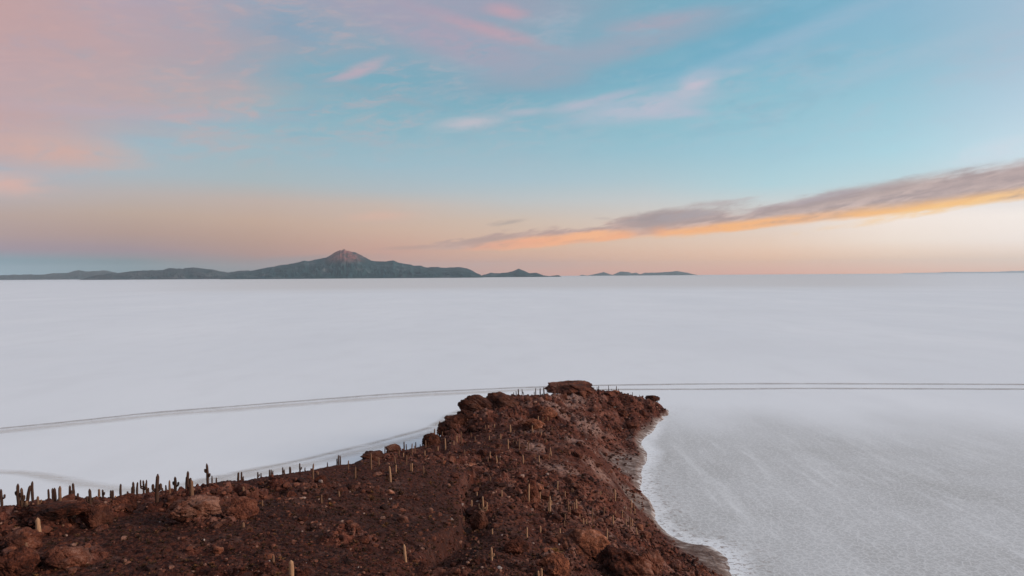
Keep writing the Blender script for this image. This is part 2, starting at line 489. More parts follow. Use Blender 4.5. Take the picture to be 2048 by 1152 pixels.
# polar tessellation, dense in the seen part
azf = np.radians(np.linspace(-38.5, 38.5, 1300)); azs = np.radians(np.linspace(38.5, 82, 160)[1:])
AZ = np.concatenate([-azs[::-1], azf, azs])
RR = np.concatenate([np.linspace(8, 45, 40)[:-1], 45 * (560 / 45.0) ** np.linspace(0, 1, 1150)])
A2, R2 = np.meshgrid(AZ, RR)
X2 = (R2 * np.sin(A2)).astype(np.float64); Y2 = R2 * np.cos(A2)
Z2, RUG, HB = height(X2, Y2)
print('terrain', X2.shape, round(time.time() - T0, 1))


SKY = [(0, 1008), (33, 1006), (61, 997), (94, 995), (132, 994), (175, 990), (224, 991), (260, 989), (295, 981), (330, 978), (354, 974), (385, 969), (405, 967), (438, 961), (446, 958), (491, 958), (517, 952), (552, 947), (595, 941), (628, 936), (666, 928), (707, 924), (735, 909), (765, 904), (786, 901), (816, 896), (841, 891), (876, 872), (897, 850), (914, 836), (940, 824), (975, 814), (990, 803), (1007, 791), (1025, 789), (1085, 788), (1130, 784), (1178, 778), (1196, 778), (1213, 781), (1236, 783), (1260, 788), (1283, 793), (1299, 797), (1314, 802), (1319, 807), (1334, 817)]
SKT = []
for px_ in np.arange(-200, 1332, 4):
    py_ = np.interp(px_, [a for a, b in SKY], [b for a, b in SKY]) + np.interp(px_, [0, 450, 700, 900, 1400], [4, 3, 3, 2, 1]); d_ = ray(px_, py_)
    SKT.append((math.atan2(d_[0], d_[1]), d_[2] / math.hypot(d_[0], d_[1])))
SKT = np.array(SKT)
for it in range(3):
    s_ = np.where((RR[:, None] > 60) & (Z2 > 0.4), (Z2 - CAMZ) / R2, -9)
    kx = s_.argmax(0); smax = s_.max(0)
    dz_ = (smax - np.interp(AZ, SKT[:, 0], SKT[:, 1])) * RR[kx]
    inr = (AZ > SKT[0, 0]) & (AZ < SKT[-1, 0])
    dz_ = np.where(inr, np.clip(dz_, -3, 6), 0)
    ker = np.hanning(25 if it < 3 else 11); ker /= ker.sum(); dz_ = np.convolve(dz_, ker, 'same'); rk_ = np.convolve(np.pad(RR[kx], 30, 'edge'), np.ones(61) / 61, 'valid')
    wgt_ = sst(RR[:, None] / rk_[None], 0.72, 0.93) * sst(HB, 0.3, 3)
    Z2 = Z2 - wgt_ * dz_[None]
    print('skyline error m', round(float(np.abs(dz_[inr]).mean()), 2))


def grid_mesh(name, X, Y, Z, mask, mat):
    nr, na = X.shape
    idx = np.arange(nr * na).reshape(nr, na)
    q_ = np.stack([idx[:-1, :-1], idx[:-1, 1:], idx[1:, 1:], idx[1:, :-1]], -1).reshape(-1, 4)
    mk = mask.ravel()
    keep = mk[q_].any(1)
    q_ = q_[keep]
    used, inv = np.unique(q_, return_inverse=True)
    V = np.stack([X.ravel(), Y.ravel(), Z.ravel()], 1)[used]
    o = mesh_np(name, V, inv.reshape(-1, 4)[:, ::-1], mat)
    return o, used


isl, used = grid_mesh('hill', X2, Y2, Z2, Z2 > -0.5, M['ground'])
struct(isl)
attr(isl, 'rock', RUG.ravel()[used])
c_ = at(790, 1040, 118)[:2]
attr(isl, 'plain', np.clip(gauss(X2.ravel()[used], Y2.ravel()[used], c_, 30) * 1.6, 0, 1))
hb = HB.ravel()[used]; zx = X2.ravel()[used]; zy = Y2.ravel()[used]; zz = Z2.ravel()[used]
rightside = sst(zx, 5, 25) * sst(zy, 60, 120)
mud = (1 - sst(zz + fbm(zx / 6, zy / 6, 201, 4) * 0.9, 0.7, 2.6))
for c, r in MUDW:
    mud = np.maximum(mud, np.clip(gauss(zx, zy, c, r * 0.95) * 1.5 + fbm(zx / 5, zy / 5, 240, 4) * .5 - .35, 0, 1))
attr(isl, 'mud', mud)
attr(isl, 'saltline', (1 - sst(zz + fbm(zx / 5, zy / 7, 211, 4) * 0.6, 0.15, 0.95)) * 0.9)
pale = np.zeros_like(zx)
for c, r in PALEW:
    pale = np.maximum(pale, gauss(zx, zy, c, r))
pale = np.clip(pale * 1.6 + fbm(zx / 4, zy / 4, 220, 4) * 0.9 - 0.35, 0, 1)
pale = np.maximum(pale, sst(fbm(zx / 9, zy / 9, 230, 5, 0.65), 0.18, 0.5) * 0.55 * RUG.ravel()[used])
attr(isl, 'pale', pale)

# visibility from the photograph's viewpoint, used to choose where small things are worth building
SL = (Z2 - CAMZ) / R2
RUN = np.maximum.accumulate(SL, axis=0)
VIS = (SL >= RUN - 1e-4)


def hit(px, py):
    """first terrain point along the sight line"""
    d = ray(px, py)
    az = math.atan2(d[0], d[1]); s = d[2] / math.hypot(d[0], d[1])
    i = int(np.clip(np.searchsorted(AZ, az), 0, len(AZ) - 1))
    w = np.nonzero((SL[:, i] >= s) & (RR > 50) & (Z2[:, i] > 0))[0]
    if len(w) == 0:
        return None
    k = w[0]
    return X2[k, i], Y2[k, i], Z2[k, i], RR[k]


def height1(x, y):
    r = math.hypot(x, y); a = math.atan2(x, y)
    i = int(np.clip(np.searchsorted(AZ, a), 0, len(AZ) - 1)); k = int(np.clip(np.searchsorted(RR, r), 0, len(RR) - 1))
    return Z2[k, i]


# ------------------------------------------------------------------ salt flat
SHORE_R = [ground(*p)[:2] for p in [(1335, 819), (1314, 832), (1311, 848), (1305, 863), (1285, 878), (1283, 889), (1293, 901), (1294, 921), (1281, 939), (1283, 966), (1281, 982),
           (1303, 1012), (1307, 1037), (1333, 1065), (1371, 1086), (1412, 1090), (1438, 1104), (1457, 1126), (1465, 1152), (1490, 1230)]]
sa = np.concatenate([np.linspace(-180, -60, 40)[:-1], np.linspace(-60, 60, 900), np.linspace(60, 180, 40)[1:]])
sr = np.concatenate([np.array([1.0, 60]), 100 * (1500 / 100.0) ** np.linspace(0, 1, 520), 1500 * (104000 / 1500.0) ** np.linspace(0.01, 1, 90)])
SA, SR = np.meshgrid(np.radians(sa), sr)
sx = SR * np.sin(SA); sy = SR * np.cos(SA)
salt, su = grid_mesh('salt_flat', sx, sy, np.zeros_like(sx), np.ones_like(sx, bool), M['salt'])
struct(salt)
sx = sx.ravel()[su]; sy = sy.ravel()[su]; sR = np.hypot(sx, sy)
dsh, _ = seg_dist(sx, sy, SHORE_R)
nz = fbm(sx / 40, sy / 90, 301, 4)
wet = (1 - sst(sy + nz * 30 + 0.10 * np.abs(sx - 150), 360, 520)) * (1 - sst(sx + nz * 30 - (400 - sy) * 0.3, 150, 430)) * sst(sx, 20, 60) * sst(dsh + nz * 6, 1, 9)
attr(salt, 'wet', np.clip(wet, 0, 1))
stk = np.zeros_like(sx)
for X0, D0, D1, slope, wd, k_ in [(86, 240, 410, 0.0, 3.2, 1.0), (88, 235, 330, .02, 6, .5), (112, 260, 400, .10, 4, .45), (135, 280, 430, .16, 6, .4), (170, 300, 440, .2, 8, .4), (215, 330, 440, .25, 10, .35), (70, 300, 400, -.02, 3, .4)]:
    ce = X0 + (sy - 300) * slope + fbm(sy / 60, sy * 0 + X0, 350, 2) * 2.5
    stk = np.maximum(stk, np.exp(-((sx - ce) / wd) ** 2) * sst(sy, D0, D0 + 30) * (1 - sst(sy, D1 - 50, D1)) * k_)
attr(salt, 'streak', stk)
attr(salt, 'shore', (1 - sst(dsh + fbm(sx / 6, sy / 9, 311, 3) * 6, 2, 9)) * (1 - sst(sy, 440, 480)))
attr(salt, 'rightside', sst(sx, 20, 50))
attr(salt, 'fleck', (1 - sst(dsh, 4, 22)) * sst(sx, 20, 50) * (1 - 0.7 * sst(sy, 300, 380)))
attr(salt, 'grain', (1 - sst(sR, 260, 900)) * (0.35 + 0.65 * sst(sx, 10, 60)) * 0.55)
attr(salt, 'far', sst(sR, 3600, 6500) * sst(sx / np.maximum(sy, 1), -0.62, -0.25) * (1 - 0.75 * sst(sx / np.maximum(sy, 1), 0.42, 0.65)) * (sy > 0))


def catmull(P, n=24):
    P = np.array(P, float); P = np.vstack([2 * P[0] - P[1], P, 2 * P[-1] - P[-2]]); out = []
    for i in range(1, len(P) - 2):
        for t in np.linspace(0, 1, n, endpoint=False):
            a, b, c, d = P[i - 1:i + 3]
            out.append(0.5 * ((2 * b) + (-a + c) * t + (2 * a - 5 * b + 4 * c - d) * t * t + (-a + 3 * b - 3 * c + d) * t ** 3))
    out.append(P[-2])
    return np.array(out)


def track(name, pts, width, z, mat, fade=(0.0, 0.0)):
    C = catmull([ground(*p)[:2] for p in pts])
    tn = np.gradient(C, axis=0); tn /= np.linalg.norm(tn, axis=1)[:, None]
    nrm = np.stack([-tn[:, 1], tn[:, 0]], 1)
    ks = np.linspace(-1, 1, 9)
    L = np.linspace(0, 1, len(C))
    w = np.interp(L, np.linspace(0, 1, len(width)), width) / 2
    V = np.stack([np.concatenate([C[i] + nrm[i] * k * w[i], [z]]) for i in range(len(C)) for k in ks])
    idx = np.arange(len(C) * 9).reshape(-1, 9)
    Fq = np.stack([idx[:-1, :-1], idx[:-1, 1:], idx[1:, 1:], idx[1:, :-1]], -1).reshape(-1, 4)
    o = mesh_np(name, V, Fq, mat); struct(o)
    attr(o, 'across', np.tile(ks, len(C)))
    e = np.ones(len(C))
    if fade[0]: e *= np.clip(L / fade[0], 0, 1)
    if fade[1]: e *= np.clip((1 - L) / fade[1], 0, 1)
    attr(o, 'ends', np.repeat(e, 9))
    return o


track('track', [(-260, 884), (0, 857), (160, 841), (300, 826), (450, 814), (600, 802), (800, 787), (1000, 777), (1100, 773.5), (1240, 770), (1500, 767.5), (1800, 768), (2048, 769), (2400, 771)], [8, 9, 10, 12, 12, 12], 0.03, M['track_dark'])
track('track', [(1150, 781), (1240, 779), (1400, 778.5), (1600, 777), (1800, 777.5), (2048, 778.5), (2400, 781)], [12, 12], 0.03, M['track_dark'], (0.1, 0))
0 and track('track', [(1190, 775.5), (1400, 774), (1600, 772.5), (1800, 773), (2048, 774), (2400, 777)], [40, 40], 0.012, M['track_faint'], (0.1, 0))
track('track', [(-260, 891), (0, 863), (160, 847), (300, 832), (450, 820), (600, 808), (800, 793), (1000, 782), (1100, 778), (1240, 774)], [24, 26, 28, 26, 20], 0.015, M['track_faint'], (0, 0.15))
track('track', [(-100, 942), (0, 944), (60, 948), (120, 959), (190, 972), (260, 981), (330, 984), (400, 976)], [9, 12, 16, 18, 12], 0.03, M['track_faint'], (0, 0.0))
track('track', [(330, 978), (420, 958), (500, 941), (600, 921), (680, 902), (740, 888), (800, 872), (850, 858), (880, 845), (905, 828), (935, 818)], [14, 12, 9, 9, 9, 12, 14], 0.03, M['track_dirty'], (0.05, 0.0))
track('track', [(350, 990), (440, 962), (520, 947), (620, 927), (700, 908), (760, 893), (820, 878), (870, 862), (905, 843)], [20, 18, 16, 14], 0.015, M['track_faint'], (0.1, 0.1))
0 and track('track', [(1070, 768), (1300, 757), (1600, 751), (2048, 754), (2300, 757)], [18, 18], 0.015, M['track_faint'], (0.3, 0.1))
print('salt', round(time.time() - T0, 1))


# ------------------------------------------------------------------ far mountains
def range_mesh(name, prof, D, depth, red=None, seed=0, rough=1.0):
    pr = np.array(prof, float)
    pxs = np.linspace(pr[0, 0], pr[-1, 0], int(max(120, (pr[-1, 0] - pr[0, 0]) * 1.2)))
    zs = []
    for px in pxs:
        py = np.interp(px, pr[:, 0], pr[:, 1]); zs.append(max(0, at(px, py, D)[2]))
    zs = np.array(zs)
    zs = np.maximum(0, zs + fbm(pxs / 9.0, pxs * 0 + seed, 500 + seed, 4) * np.minimum(zs * .10, D / F * 1.1 * rough))
    vs = np.linspace(-1, 1, 61)
    xs = (pxs - 1024) / F
    V = np.zeros((len(vs), len(pxs), 3))
    X = xs[None, :] * D * np.ones((len(vs), 1)); Yo = vs[:, None] * depth * np.ones((1, len(pxs)))
    # neighbouring summits spread as one massif: near slopes are lower than the crest and gullied
    fall = np.clip(1 - np.abs(vs) ** 0.85, 0, 1)[:, None]
    er = fbm(X / (D * 0.012), Yo / (D * 0.02) + seed, 400 + seed, 5, 0.55, ridge=True)
    Z = zs[None, :] * np.clip(fall + er * 0.30 * rough * (1 - fall) * np.minimum(1, fall * 5), 0, 1) - 8 * (fall <= 0)
    Z = Z - 6
    V[..., 0] = X * (1 + Yo / D); V[..., 1] = D + Yo; V[..., 2] = Z
    nv, na = X.shape
    idx = np.arange(nv * na).reshape(nv, na)
    Fq = np.stack([idx[:-1, :-1], idx[:-1, 1:], idx[1:, 1:], idx[1:, :-1]], -1).reshape(-1, 4)
    o = mesh_np(name, V.reshape(-1, 3), Fq, M['mount']); struct(o)
    r = np.zeros_like(X)
    if red:
        zr = Z / max(1, zs.max())
        r = sst(zr, 0.42, 0.72) * sst(er + fbm(X / 900, Yo / 900, 5, 3) * .4, -0.5, 0.3)
        r = r * (1 - sst(np.abs(X - (red - 1024) / F * D) / D, 0.008, 0.036))
    if seed in (3, 4): r = r + 0.12 * sst(er, -0.3, 0.4)
    attr(o, 'red', r * 0.75)
    return o


VOLC = [(440, 556), (470, 547), (499, 542.5), (528, 536), (557, 531), (587, 526.6), (600, 524), (609, 521), (618, 522), (638, 517.6), (655, 514), (664, 508.5), (670, 504), (676, 501.7), (679.5, 501), (681, 499.2), (684, 500.8), (687, 498.6), (690, 497.8), (692, 500.8), (697, 501.5), (704, 504),
        (713, 505.6), (721, 508.6), (727, 512), (733, 515), (739, 519), (745, 521), (758, 522), (772, 523), (780, 521), (787, 520), (792, 522.5), (799, 525.7), (815, 528.5), (831, 531), (841, 531), (853, 535), (862, 534.5), (875, 534), (890, 535.5), (905, 534), (919, 533.6), (933, 536), (943, 540), (952, 545), (961, 549), (970, 557)]
range_mesh('mountain', VOLC, 40000, 5500, red=692, seed=1)
range_mesh('hills', [(955, 556), (966, 549.5), (982, 545.6), (1000, 546), (1017, 545), (1028, 541), (1038, 537), (1048, 541), (1058, 546), (1073, 545), (1080, 548), (1087, 550.5), (1100, 552), (1117, 550), (1128, 556)], 43000, 2500, seed=2)
range_mesh('hills', [(-220, 551), (-120, 553), (0, 550.5), (49, 548.5), (80, 549), (107, 546), (137, 545.5), (150, 542), (159, 540.6), (178, 543), (195, 541.5), (212, 540.6), (232, 545), (250, 548), (280, 553), (300, 562)], 70000, 4000, seed=3)
range_mesh('hills', [(150, 562), (190, 551), (232, 546), (260, 543), (288, 541), (327, 540), (337, 536.3), (350, 536), (366, 538), (371, 536), (395, 535), (415, 537.6), (436, 541.5), (456, 545), (480, 541.5), (500, 541), (530, 544), (580, 558)], 46000, 3500, seed=4)
range_mesh('hills', [(1150, 555), (1164, 549.3), (1175, 551), (1193, 547.6), (1208, 544), (1217, 547), (1225, 549.7), (1232, 547), (1241, 543), (1257, 544), (1264, 546.8), (1272, 545), (1281, 548.5), (1290, 545), (1310, 545), (1334, 544), (1354, 541.7), (1375, 545), (1385, 548), (1400, 550.8), (1412, 555)], 84000, 3000, seed=5, rough=.6)
far_ = range_mesh('hills', [(1380, 553.5), (1440, 550), (1500, 549.8), (1560, 549.4), (1640, 549.3), (1700, 549), (1760, 547.8), (1790, 547.8), (1810, 546), (1880, 545), (1890, 544), (1990, 543.5), (2020, 542.2), (2048, 541), (2150, 538), (2300, 541), (2500, 548)], 88000, 4000, seed=6, rough=.5)
m_, nt_, bs_, out_m = material('hazed_far_ridge')
nt_.put(bs_.inputs['Base Color'], nt_.ramp(nt_.noise(nt_.pos(), 0.0006, 4, 0.6), [(0.35, (.26, .31, .36, 1)), (0.65, (.42, .45, .48, 1))]))  # low distant ridge, its pale haze put into the base colour
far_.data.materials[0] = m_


# ------------------------------------------------------------------ stones and boulders
def ico(sub):
    t = (1 + 5 ** .5) / 2
    v = [(-1, t, 0), (1, t, 0), (-1, -t, 0), (1, -t, 0), (0, -1, t), (0, 1, t), (0, -1, -t), (0, 1, -t), (t, 0, -1), (t, 0, 1), (-t, 0, -1), (-t, 0, 1)]
    f = [(0, 11, 5), (0, 5, 1), (0, 1, 7), (0, 7, 10), (0, 10, 11), (1, 5, 9), (5, 11, 4), (11, 10, 2), (10, 7, 6), (7, 1, 8), (3, 9, 4), (3, 4, 2), (3, 2, 6), (3, 6, 8), (3, 8, 9), (4, 9, 5), (2, 4, 11), (6, 2, 10), (8, 6, 7), (9, 8, 1)]
    v = [np.array(a) / np.linalg.norm(a) for a in v]
    for _ in range(sub):
        cache = {}; nf = []
        def mid(a, b):
            k = (min(a, b), max(a, b))
            if k not in cache:
                p = v[a] + v[b]; v.append(p / np.linalg.norm(p)); cache[k] = len(v) - 1
            return cache[k]
        for a, b, c in f:
            ab, bc, ca = mid(a, b), mid(b, c), mid(c, a)
            nf += [(a, ab, ca), (b, bc, ab), (c, ca, bc), (ab, bc, ca)]
        f = nf
    return np.array(v), np.array(f)


def rocky(sub, seed, ncut=9, rough=0.12):
    """angular rock: sphere clipped by random planes, then roughened"""
    r = np.random.default_rng(seed)
    v, f = ico(sub)
    v = v.copy()
    for _ in range(ncut):
        n = r.normal(size=3); n /= np.linalg.norm(n); d = r.uniform(0.55, 0.85)
        s = v @ n
        over = s > d
        v[over] -= np.outer((s[over] - d) * 0.92, n)
    if rough:
        o = r.uniform(0, 50)
        k = (fbm(v[:, 0] * 2.2 + o, v[:, 1] * 2.2 + v[:, 2] * 1.7, seed, 4) + fbm(v[:, 2] * 2.5 + o, v[:, 0] * 1.3 - v[:, 1] * 2.1, seed + 5, 4)) * rough
        k -= np.maximum(0, fbm(v[:, 0] * 3 + v[:, 2] * 2, v[:, 1] * 3 - v[:, 2], seed + 9, 3, ridge=True) - 0.45) * rough * 1.5
        v *= (1 + k)[:, None]
    return v, f


def scatter_mesh(name, protos, P, size, mat, squash=(0.5, 0.9), tint=None, sink=0.25, label=None, cat=None):
    Vs = []; Fs = []; Ts = []; off = 0
    kk = rng.integers(0, len(protos), len(P))
    for j, (pv, pf) in enumerate(protos):
        sel = np.nonzero(kk == j)[0]
        if not len(sel): continue
        n = len(sel); s = size[sel]
        a = rng.uniform(0, 2 * PI, n); ca, sa_ = np.cos(a), np.sin(a)
        el = rng.uniform(0.75, 1.35, n); sq = rng.uniform(squash[0], squash[1], n)
        x = pv[None, :, 0] * (s * el)[:, None]; y = pv[None, :, 1] * (s / el)[:, None]; z = pv[None, :, 2] * (s * sq)[:, None]
        W = np.stack([x * ca[:, None] - y * sa_[:, None] + P[sel, 0][:, None], x * sa_[:, None] + y * ca[:, None] + P[sel, 1][:, None],
                      z + (P[sel, 2] + s * sq * (0.5 - sink))[:, None]], -1)
        Vs.append(W.reshape(-1, 3)); Ts.append(np.repeat(tint[sel], len(pv)))
        Fs.append((pf[None] + (np.arange(n) * len(pv))[:, None, None] + off).reshape(-1, 3)); off += n * len(pv)
    o = mesh_np(name, np.vstack(Vs), np.vstack(Fs), mat, smooth=False)
    attr(o, 'tint', np.concatenate(Ts))
    o['kind'] = 'stuff'
    if label: o['label'] = label
    if cat: o['category'] = cat
    return o


SKYX = np.arange(0, 2049, 2)


def skyline(px):
    """photo row of the island's outline at this column"""
    d = ray(px, 900); az = math.atan2(d[0], d[1])
    i = int(np.clip(np.searchsorted(AZ, az), 0, len(AZ) - 1))
    m_ = RR > 50
    m_ = m_ & (Z2[:, i] > 0.1)
    if not m_.any(): return None
    k = np.nonzero(m_)[0][SL[m_, i].argmax()]
    v = np.array([X2[k, i], Y2[k, i], Z2[k, i] - CAMZ])
    return 576 - F * (v @ UP) / (v @ FWD), k, i


def project(x, y, z):
    v = np.array([x, y, z - CAMZ]); f = v @ FWD
    return 1024 + F * (v @ RIGHT) / f, 576 - F * (v @ UP) / f


def foot(px, py):
    """where the thing whose foot shows at this pixel stands; on the crest when the foot is hidden behind it"""
    h = hit(px, py)
    if h is None or h[2] < 0.0 or (h[3] > 450 and py > 900):
        s = skyline(px)
        if s is None: return None
        k, i = s[1], s[2]
        return X2[k, i], Y2[k, i], Z2[k, i], RR[k]
    return h


# sampling positions evenly over what is seen of the island
pa = np.abs(np.gradient(SL, axis=0)) + 0.0004
wgt = np.where(VIS & (HB > 1.5) & (R2 > 55) & (np.abs(A2) < np.radians(38)), pa, 0)
cum = np.cumsum(wgt.ravel()); cum /= cum[-1]


def sample(n, rugw=None, thr=0.0):
    k = np.searchsorted(cum, rng.uniform(0, 1, n))
    P = np.stack([X2.ravel()[k], Y2.ravel()[k], Z2.ravel()[k]], 1)
    P[:, :2] += rng.normal(0, 0.1, (n, 2))
    return P, RUG.ravel()[k], R2.ravel()[k], HB.ravel()[k]


P, rg, r_, hb_ = sample(34000)
keep = (rng.uniform(0, 1, len(P)) < 0.10 + 0.90 * rg)
P, r_ = P[keep], r_[keep]
sz = np.exp(rng.normal(0, 0.5, len(P))) * 2.5 / F * r_ * np.clip(140 / r_, 0.55, 1.0) ** 0.5
tn = np.clip(rng.beta(2.0, 2.0, len(P)) + (rng.uniform(0, 1, len(P)) < 0.006) * 0.5, 0, 1)
scatter_mesh('rubble', [rocky(1, 700 + i, 9, 0.16) for i in range(8)], P, np.clip(sz, 0.08, 1.1), M['rubble'], tint=tn,
             label='loose red brown stones strewn over the whole rocky hill', cat='rubble')


def tuft(seed, n=26):
    r = np.random.default_rng(seed); V = []; Fc = []
    for i in range(n):
        a = r.uniform(0, 2 * PI); e = r.uniform(0.1, 1.35)
        d = np.array([math.cos(a) * math.cos(e), math.sin(a) * math.cos(e), math.sin(e)])
        L = r.uniform(0.7, 1.1); s = np.cross(d, [0.1, 0.2, 1]); s /= np.linalg.norm(s)
        b0 = d * 0.12; w = 0.16
        V += [b0 - s * w * .5, b0 + s * w * .5, d * L * .75 + s * w * .9, d * L + r.normal(0, .06, 3)]
        k = len(V) - 4; Fc += [(k, k + 1, k + 2), (k, k + 2, k + 3)]
    return np.array(V), np.array(Fc)


P, rg, r_, hb_ = sample(6500)
keep = (rng.uniform(0, 1, len(P)) < 1.0 - 0.6 * rg) & (hb_ > 3)
for i_ in range(len(P)):
    a_, b_ = project(*P[i_])
    if keep[i_] and a_ < 760 and b_ < np.interp(a_, [a for a, b in SKY], [b for a, b in SKY]) + 14: keep[i_] = False
P, r_ = P[keep], r_[keep]
sz = np.exp(rng.normal(0, 0.35, len(P))) * 4.2 / F * r_ * np.clip(140 / r_, 0.5, 1.0) ** 0.5
scatter_mesh('scrub', [tuft(900 + i) for i in range(6)], P, np.clip(sz, 0.15, 1.3), M['scrub'], squash=(0.7, 1.0), tint=rng.beta(1.8, 2.4, len(P)), sink=0.45,
             label='low dry tussocks and small shrubs dotting the slopes', cat='ground cover')
print('scatter', round(time.time() - T0, 1))

ORD = ['first', 'second', 'third', 'fourth', 'fifth', 'sixth', 'seventh', 'eighth', 'ninth', 'tenth', 'eleventh', 'twelfth', 'thirteenth', 'fourteenth', 'fifteenth', 'sixteenth', 'seventeenth', 'eighteenth', 'nineteenth', 'twentieth']

ROCKS = [rocky(4, 40 + i, 10, 0.13) for i in range(7)]
ROCKME = {}


def boulder(x, y, z, w, d, h, rot, kind, mat, label, sub5=None, sink=0.3, tilt=(0, 0)):
    if sub5 is not None:
        v, f = rocky(5, sub5, 13 if mat == 'boulder_dark' or sub5 == 1001 else 8, 0.2)
        f1 = fbm(v[:, 0] * 7 + v[:, 2] * 3 + sub5, v[:, 1] * 7 - v[:, 2] * 5, sub5, 4, 0.6, ridge=True)
        v = v * (1 + 0.055 * f1 - 0.10 * sst(f1, 0.35, 0.75))[:, None]
        o = mesh_np('boulder', v, f, M[mat], smooth=True)
    else:
        key = (kind, mat)
        if key not in ROCKME:
            v, f = ROCKS[kind]
            o = mesh_np('boulder', v, f, M[mat], smooth=True); ROCKME[key] = o.data
        else:
            o = link(bpy.data.objects.new('boulder', ROCKME[key]))
    o.scale = (w / 2 / .8, d / 2 / .8, h / 2 / .8); o.rotation_euler = (tilt[0], tilt[1], rot)
    o.location = (x, y, z + h * (0.5 - sink))
    o['category'] = 'boulder'; o['label'] = label
    return o


# big rocks one can point to: px, py of the foot, width px, height px, material, seed, label
BIG = [(1138, 788, 84, 21, 'boulder_rock', 1, 'broad flat-topped cap rock crowning the far end of the ridge'),
       (948, 823, 56, 26, 'boulder_dark', 2, 'large dark angular boulder on the skyline beside a notch, left of the cap rock'),
       (1000, 815, 56, 26, 'boulder_dark', 3, 'dark humped crag on the skyline just right of the notch'),
       (862, 890, 26, 24, 'boulder_dark', 4, 'isolated dark block on the skyline with salt behind it'),
       (888, 872, 30, 22, 'boulder_dark', 5, 'dark crag climbing the skyline right of the isolated dark block'),
       (908, 850, 30, 20, 'boulder_dark', 6, 'dark stepped boulder halfway up the skyline below the notch'),
       (930, 842, 30, 18, 'boulder_dark', 7, 'dark boulder on the skyline directly under the large angular boulder'),
       (785, 904, 26, 12, 'boulder_dark', 8, 'small dark boulder on the lower skyline left of the isolated block'),
       (742, 918, 34, 12, 'boulder_dark', 9, 'low dark slab where the skyline steps up towards the crags'),
       (1240, 1160, 92, 52, 'boulder_rock', 10, 'huge rounded reddish outcrop at the bottom edge near the salt shore'),
       (1165, 1116, 84, 40, 'boulder_pale', 11, 'pale tan outcrop just above the huge rounded one'),
       (1112, 1150, 42, 32, 'boulder_pale', 12, 'pale knobbly rock at the bottom edge left of the huge outcrop'),
       (958, 1060, 24, 30, 'boulder_rock', 13, 'round reddish boulder at the foot of the gully beside the smooth slope'),
       (1062, 1004, 34, 36, 'boulder_rock', 14, 'upright brown boulder behind the pale slender cactus, right of the gully'),
       (30, 1102, 60, 26, 'boulder_rock', 15, 'broad reddish outcrop at the left edge'),
       (112, 1048, 76, 24, 'boulder_rock', 16, 'long low reddish slab on the left, below the skyline cacti'),
       (192, 1054, 38, 30, 'boulder_rock', 17, 'brown rounded block on the left slope, right of the long low slab'),
       (392, 1038, 70, 28, 'boulder_rock', 18, 'big split outcrop below the tallest skyline cactus'),
       (478, 1034, 50, 24, 'boulder_rock', 19, 'reddish outcrop just right of the big split outcrop'),
       (35, 1150, 50, 34, 'boulder_rock', 20, 'rough tan rock in the bottom left corner'),
       (128, 1136, 52, 28, 'boulder_rock', 21, 'low brown rock near the bottom edge, right of the corner rock'),
       (250, 1022, 34, 20, 'boulder_rock', 22, 'small domed rock beneath the skyline, left of the big split outcrop'),
       (1092, 838, 32, 16, 'boulder_pale', 23, 'pale block on the sunlit crest below the cap rock'),
       (1066, 858, 30, 16, 'boulder_pale', 24, 'pale ragged block lower down the crest from the cap rock'),
       (1298, 1140, 40, 30, 'boulder_rock', 25, 'brown boulder right of the huge rounded outcrop, towards the shore'),
       (1030, 1110, 40, 24, 'boulder_rock', 26, 'dark brown rock above the bottom edge, right of the smooth slope'),
       (1305, 803, 22, 9, 'boulder_dark', 27, 'small dark overhanging rock at the right tip of the ridge'),
       (1392, 902, 0, 0, None, 0, '')]
for px, py, wp, hp, mt, sd, lb in BIG:
    if not mt: continue
    f_ = foot(px, py)
    if f_ is None: print('no foot', lb); continue
    x, y, z, r = f_
    w = wp / F * r; h = hp / F * r
    ux, uy = x / r, y / r
    z0 = CAMZ + ray(px, py)[2] * y
    boulder(x + ux * w * .3, y + uy * w * .3, min(z, z0 + 1), w * 1.12, w * 0.9, h * 1.35, math.atan2(-ux, uy) + 0.1 * (sd % 5 - 2), 0, mt, lb, sub5=1000 + sd, sink=0.26)

# medium boulders strewn over the slopes: things of one group, told by where they lie
ZB = [('on the rocky left slope', 0, 330, 985, 1152), ('on the slope under the tallest cactus', 330, 620, 960, 1152), ('on the smooth soil slope', 620, 900, 925, 1152),
      ('below the dark crags', 850, 1020, 815, 940), ('among the rocks right of the gully', 900, 1080, 940, 1152), ('on the sunlit crest below the cap rock', 1020, 1150, 795, 900),
      ('on the right flank above the tip', 1150, 1330, 785, 870), ('on the right flank above the mud flat', 1150, 1300, 870, 985), ('on the middle of the right flank', 1020, 1160, 900, 1040), ('on the lower right flank by the shore', 1080, 1460, 1040, 1152)]
cand = []
P, rg, r_, hb_ = sample(900)
for p, g_, rr_, h_ in zip(P, rg, r_, hb_):
    if h_ < 3 or rng.uniform() > 0.2 + 0.8 * g_: continue
    px, py = project(*p)
    if not (8 < px < 2040 and py < 1146): continue
    if px < 840 and py < np.interp(px, [a for a, b in SKY], [b for a, b in SKY]) + 26: continue
    zi = next((i for i, z_ in enumerate(ZB) if z_[1] <= px < z_[2] and z_[3] <= py < z_[4]), None)
    if zi is None: continue
    if any(abs(px - c[1]) < 13 and abs(py - c[2]) < 9 for c in cand): continue
    if sum(1 for c in cand if c[0] == zi) >= 14: continue
    cand.append((zi, px, py, p, rr_))
byz = {}
for c in cand: byz.setdefault(c[0], []).append(c)
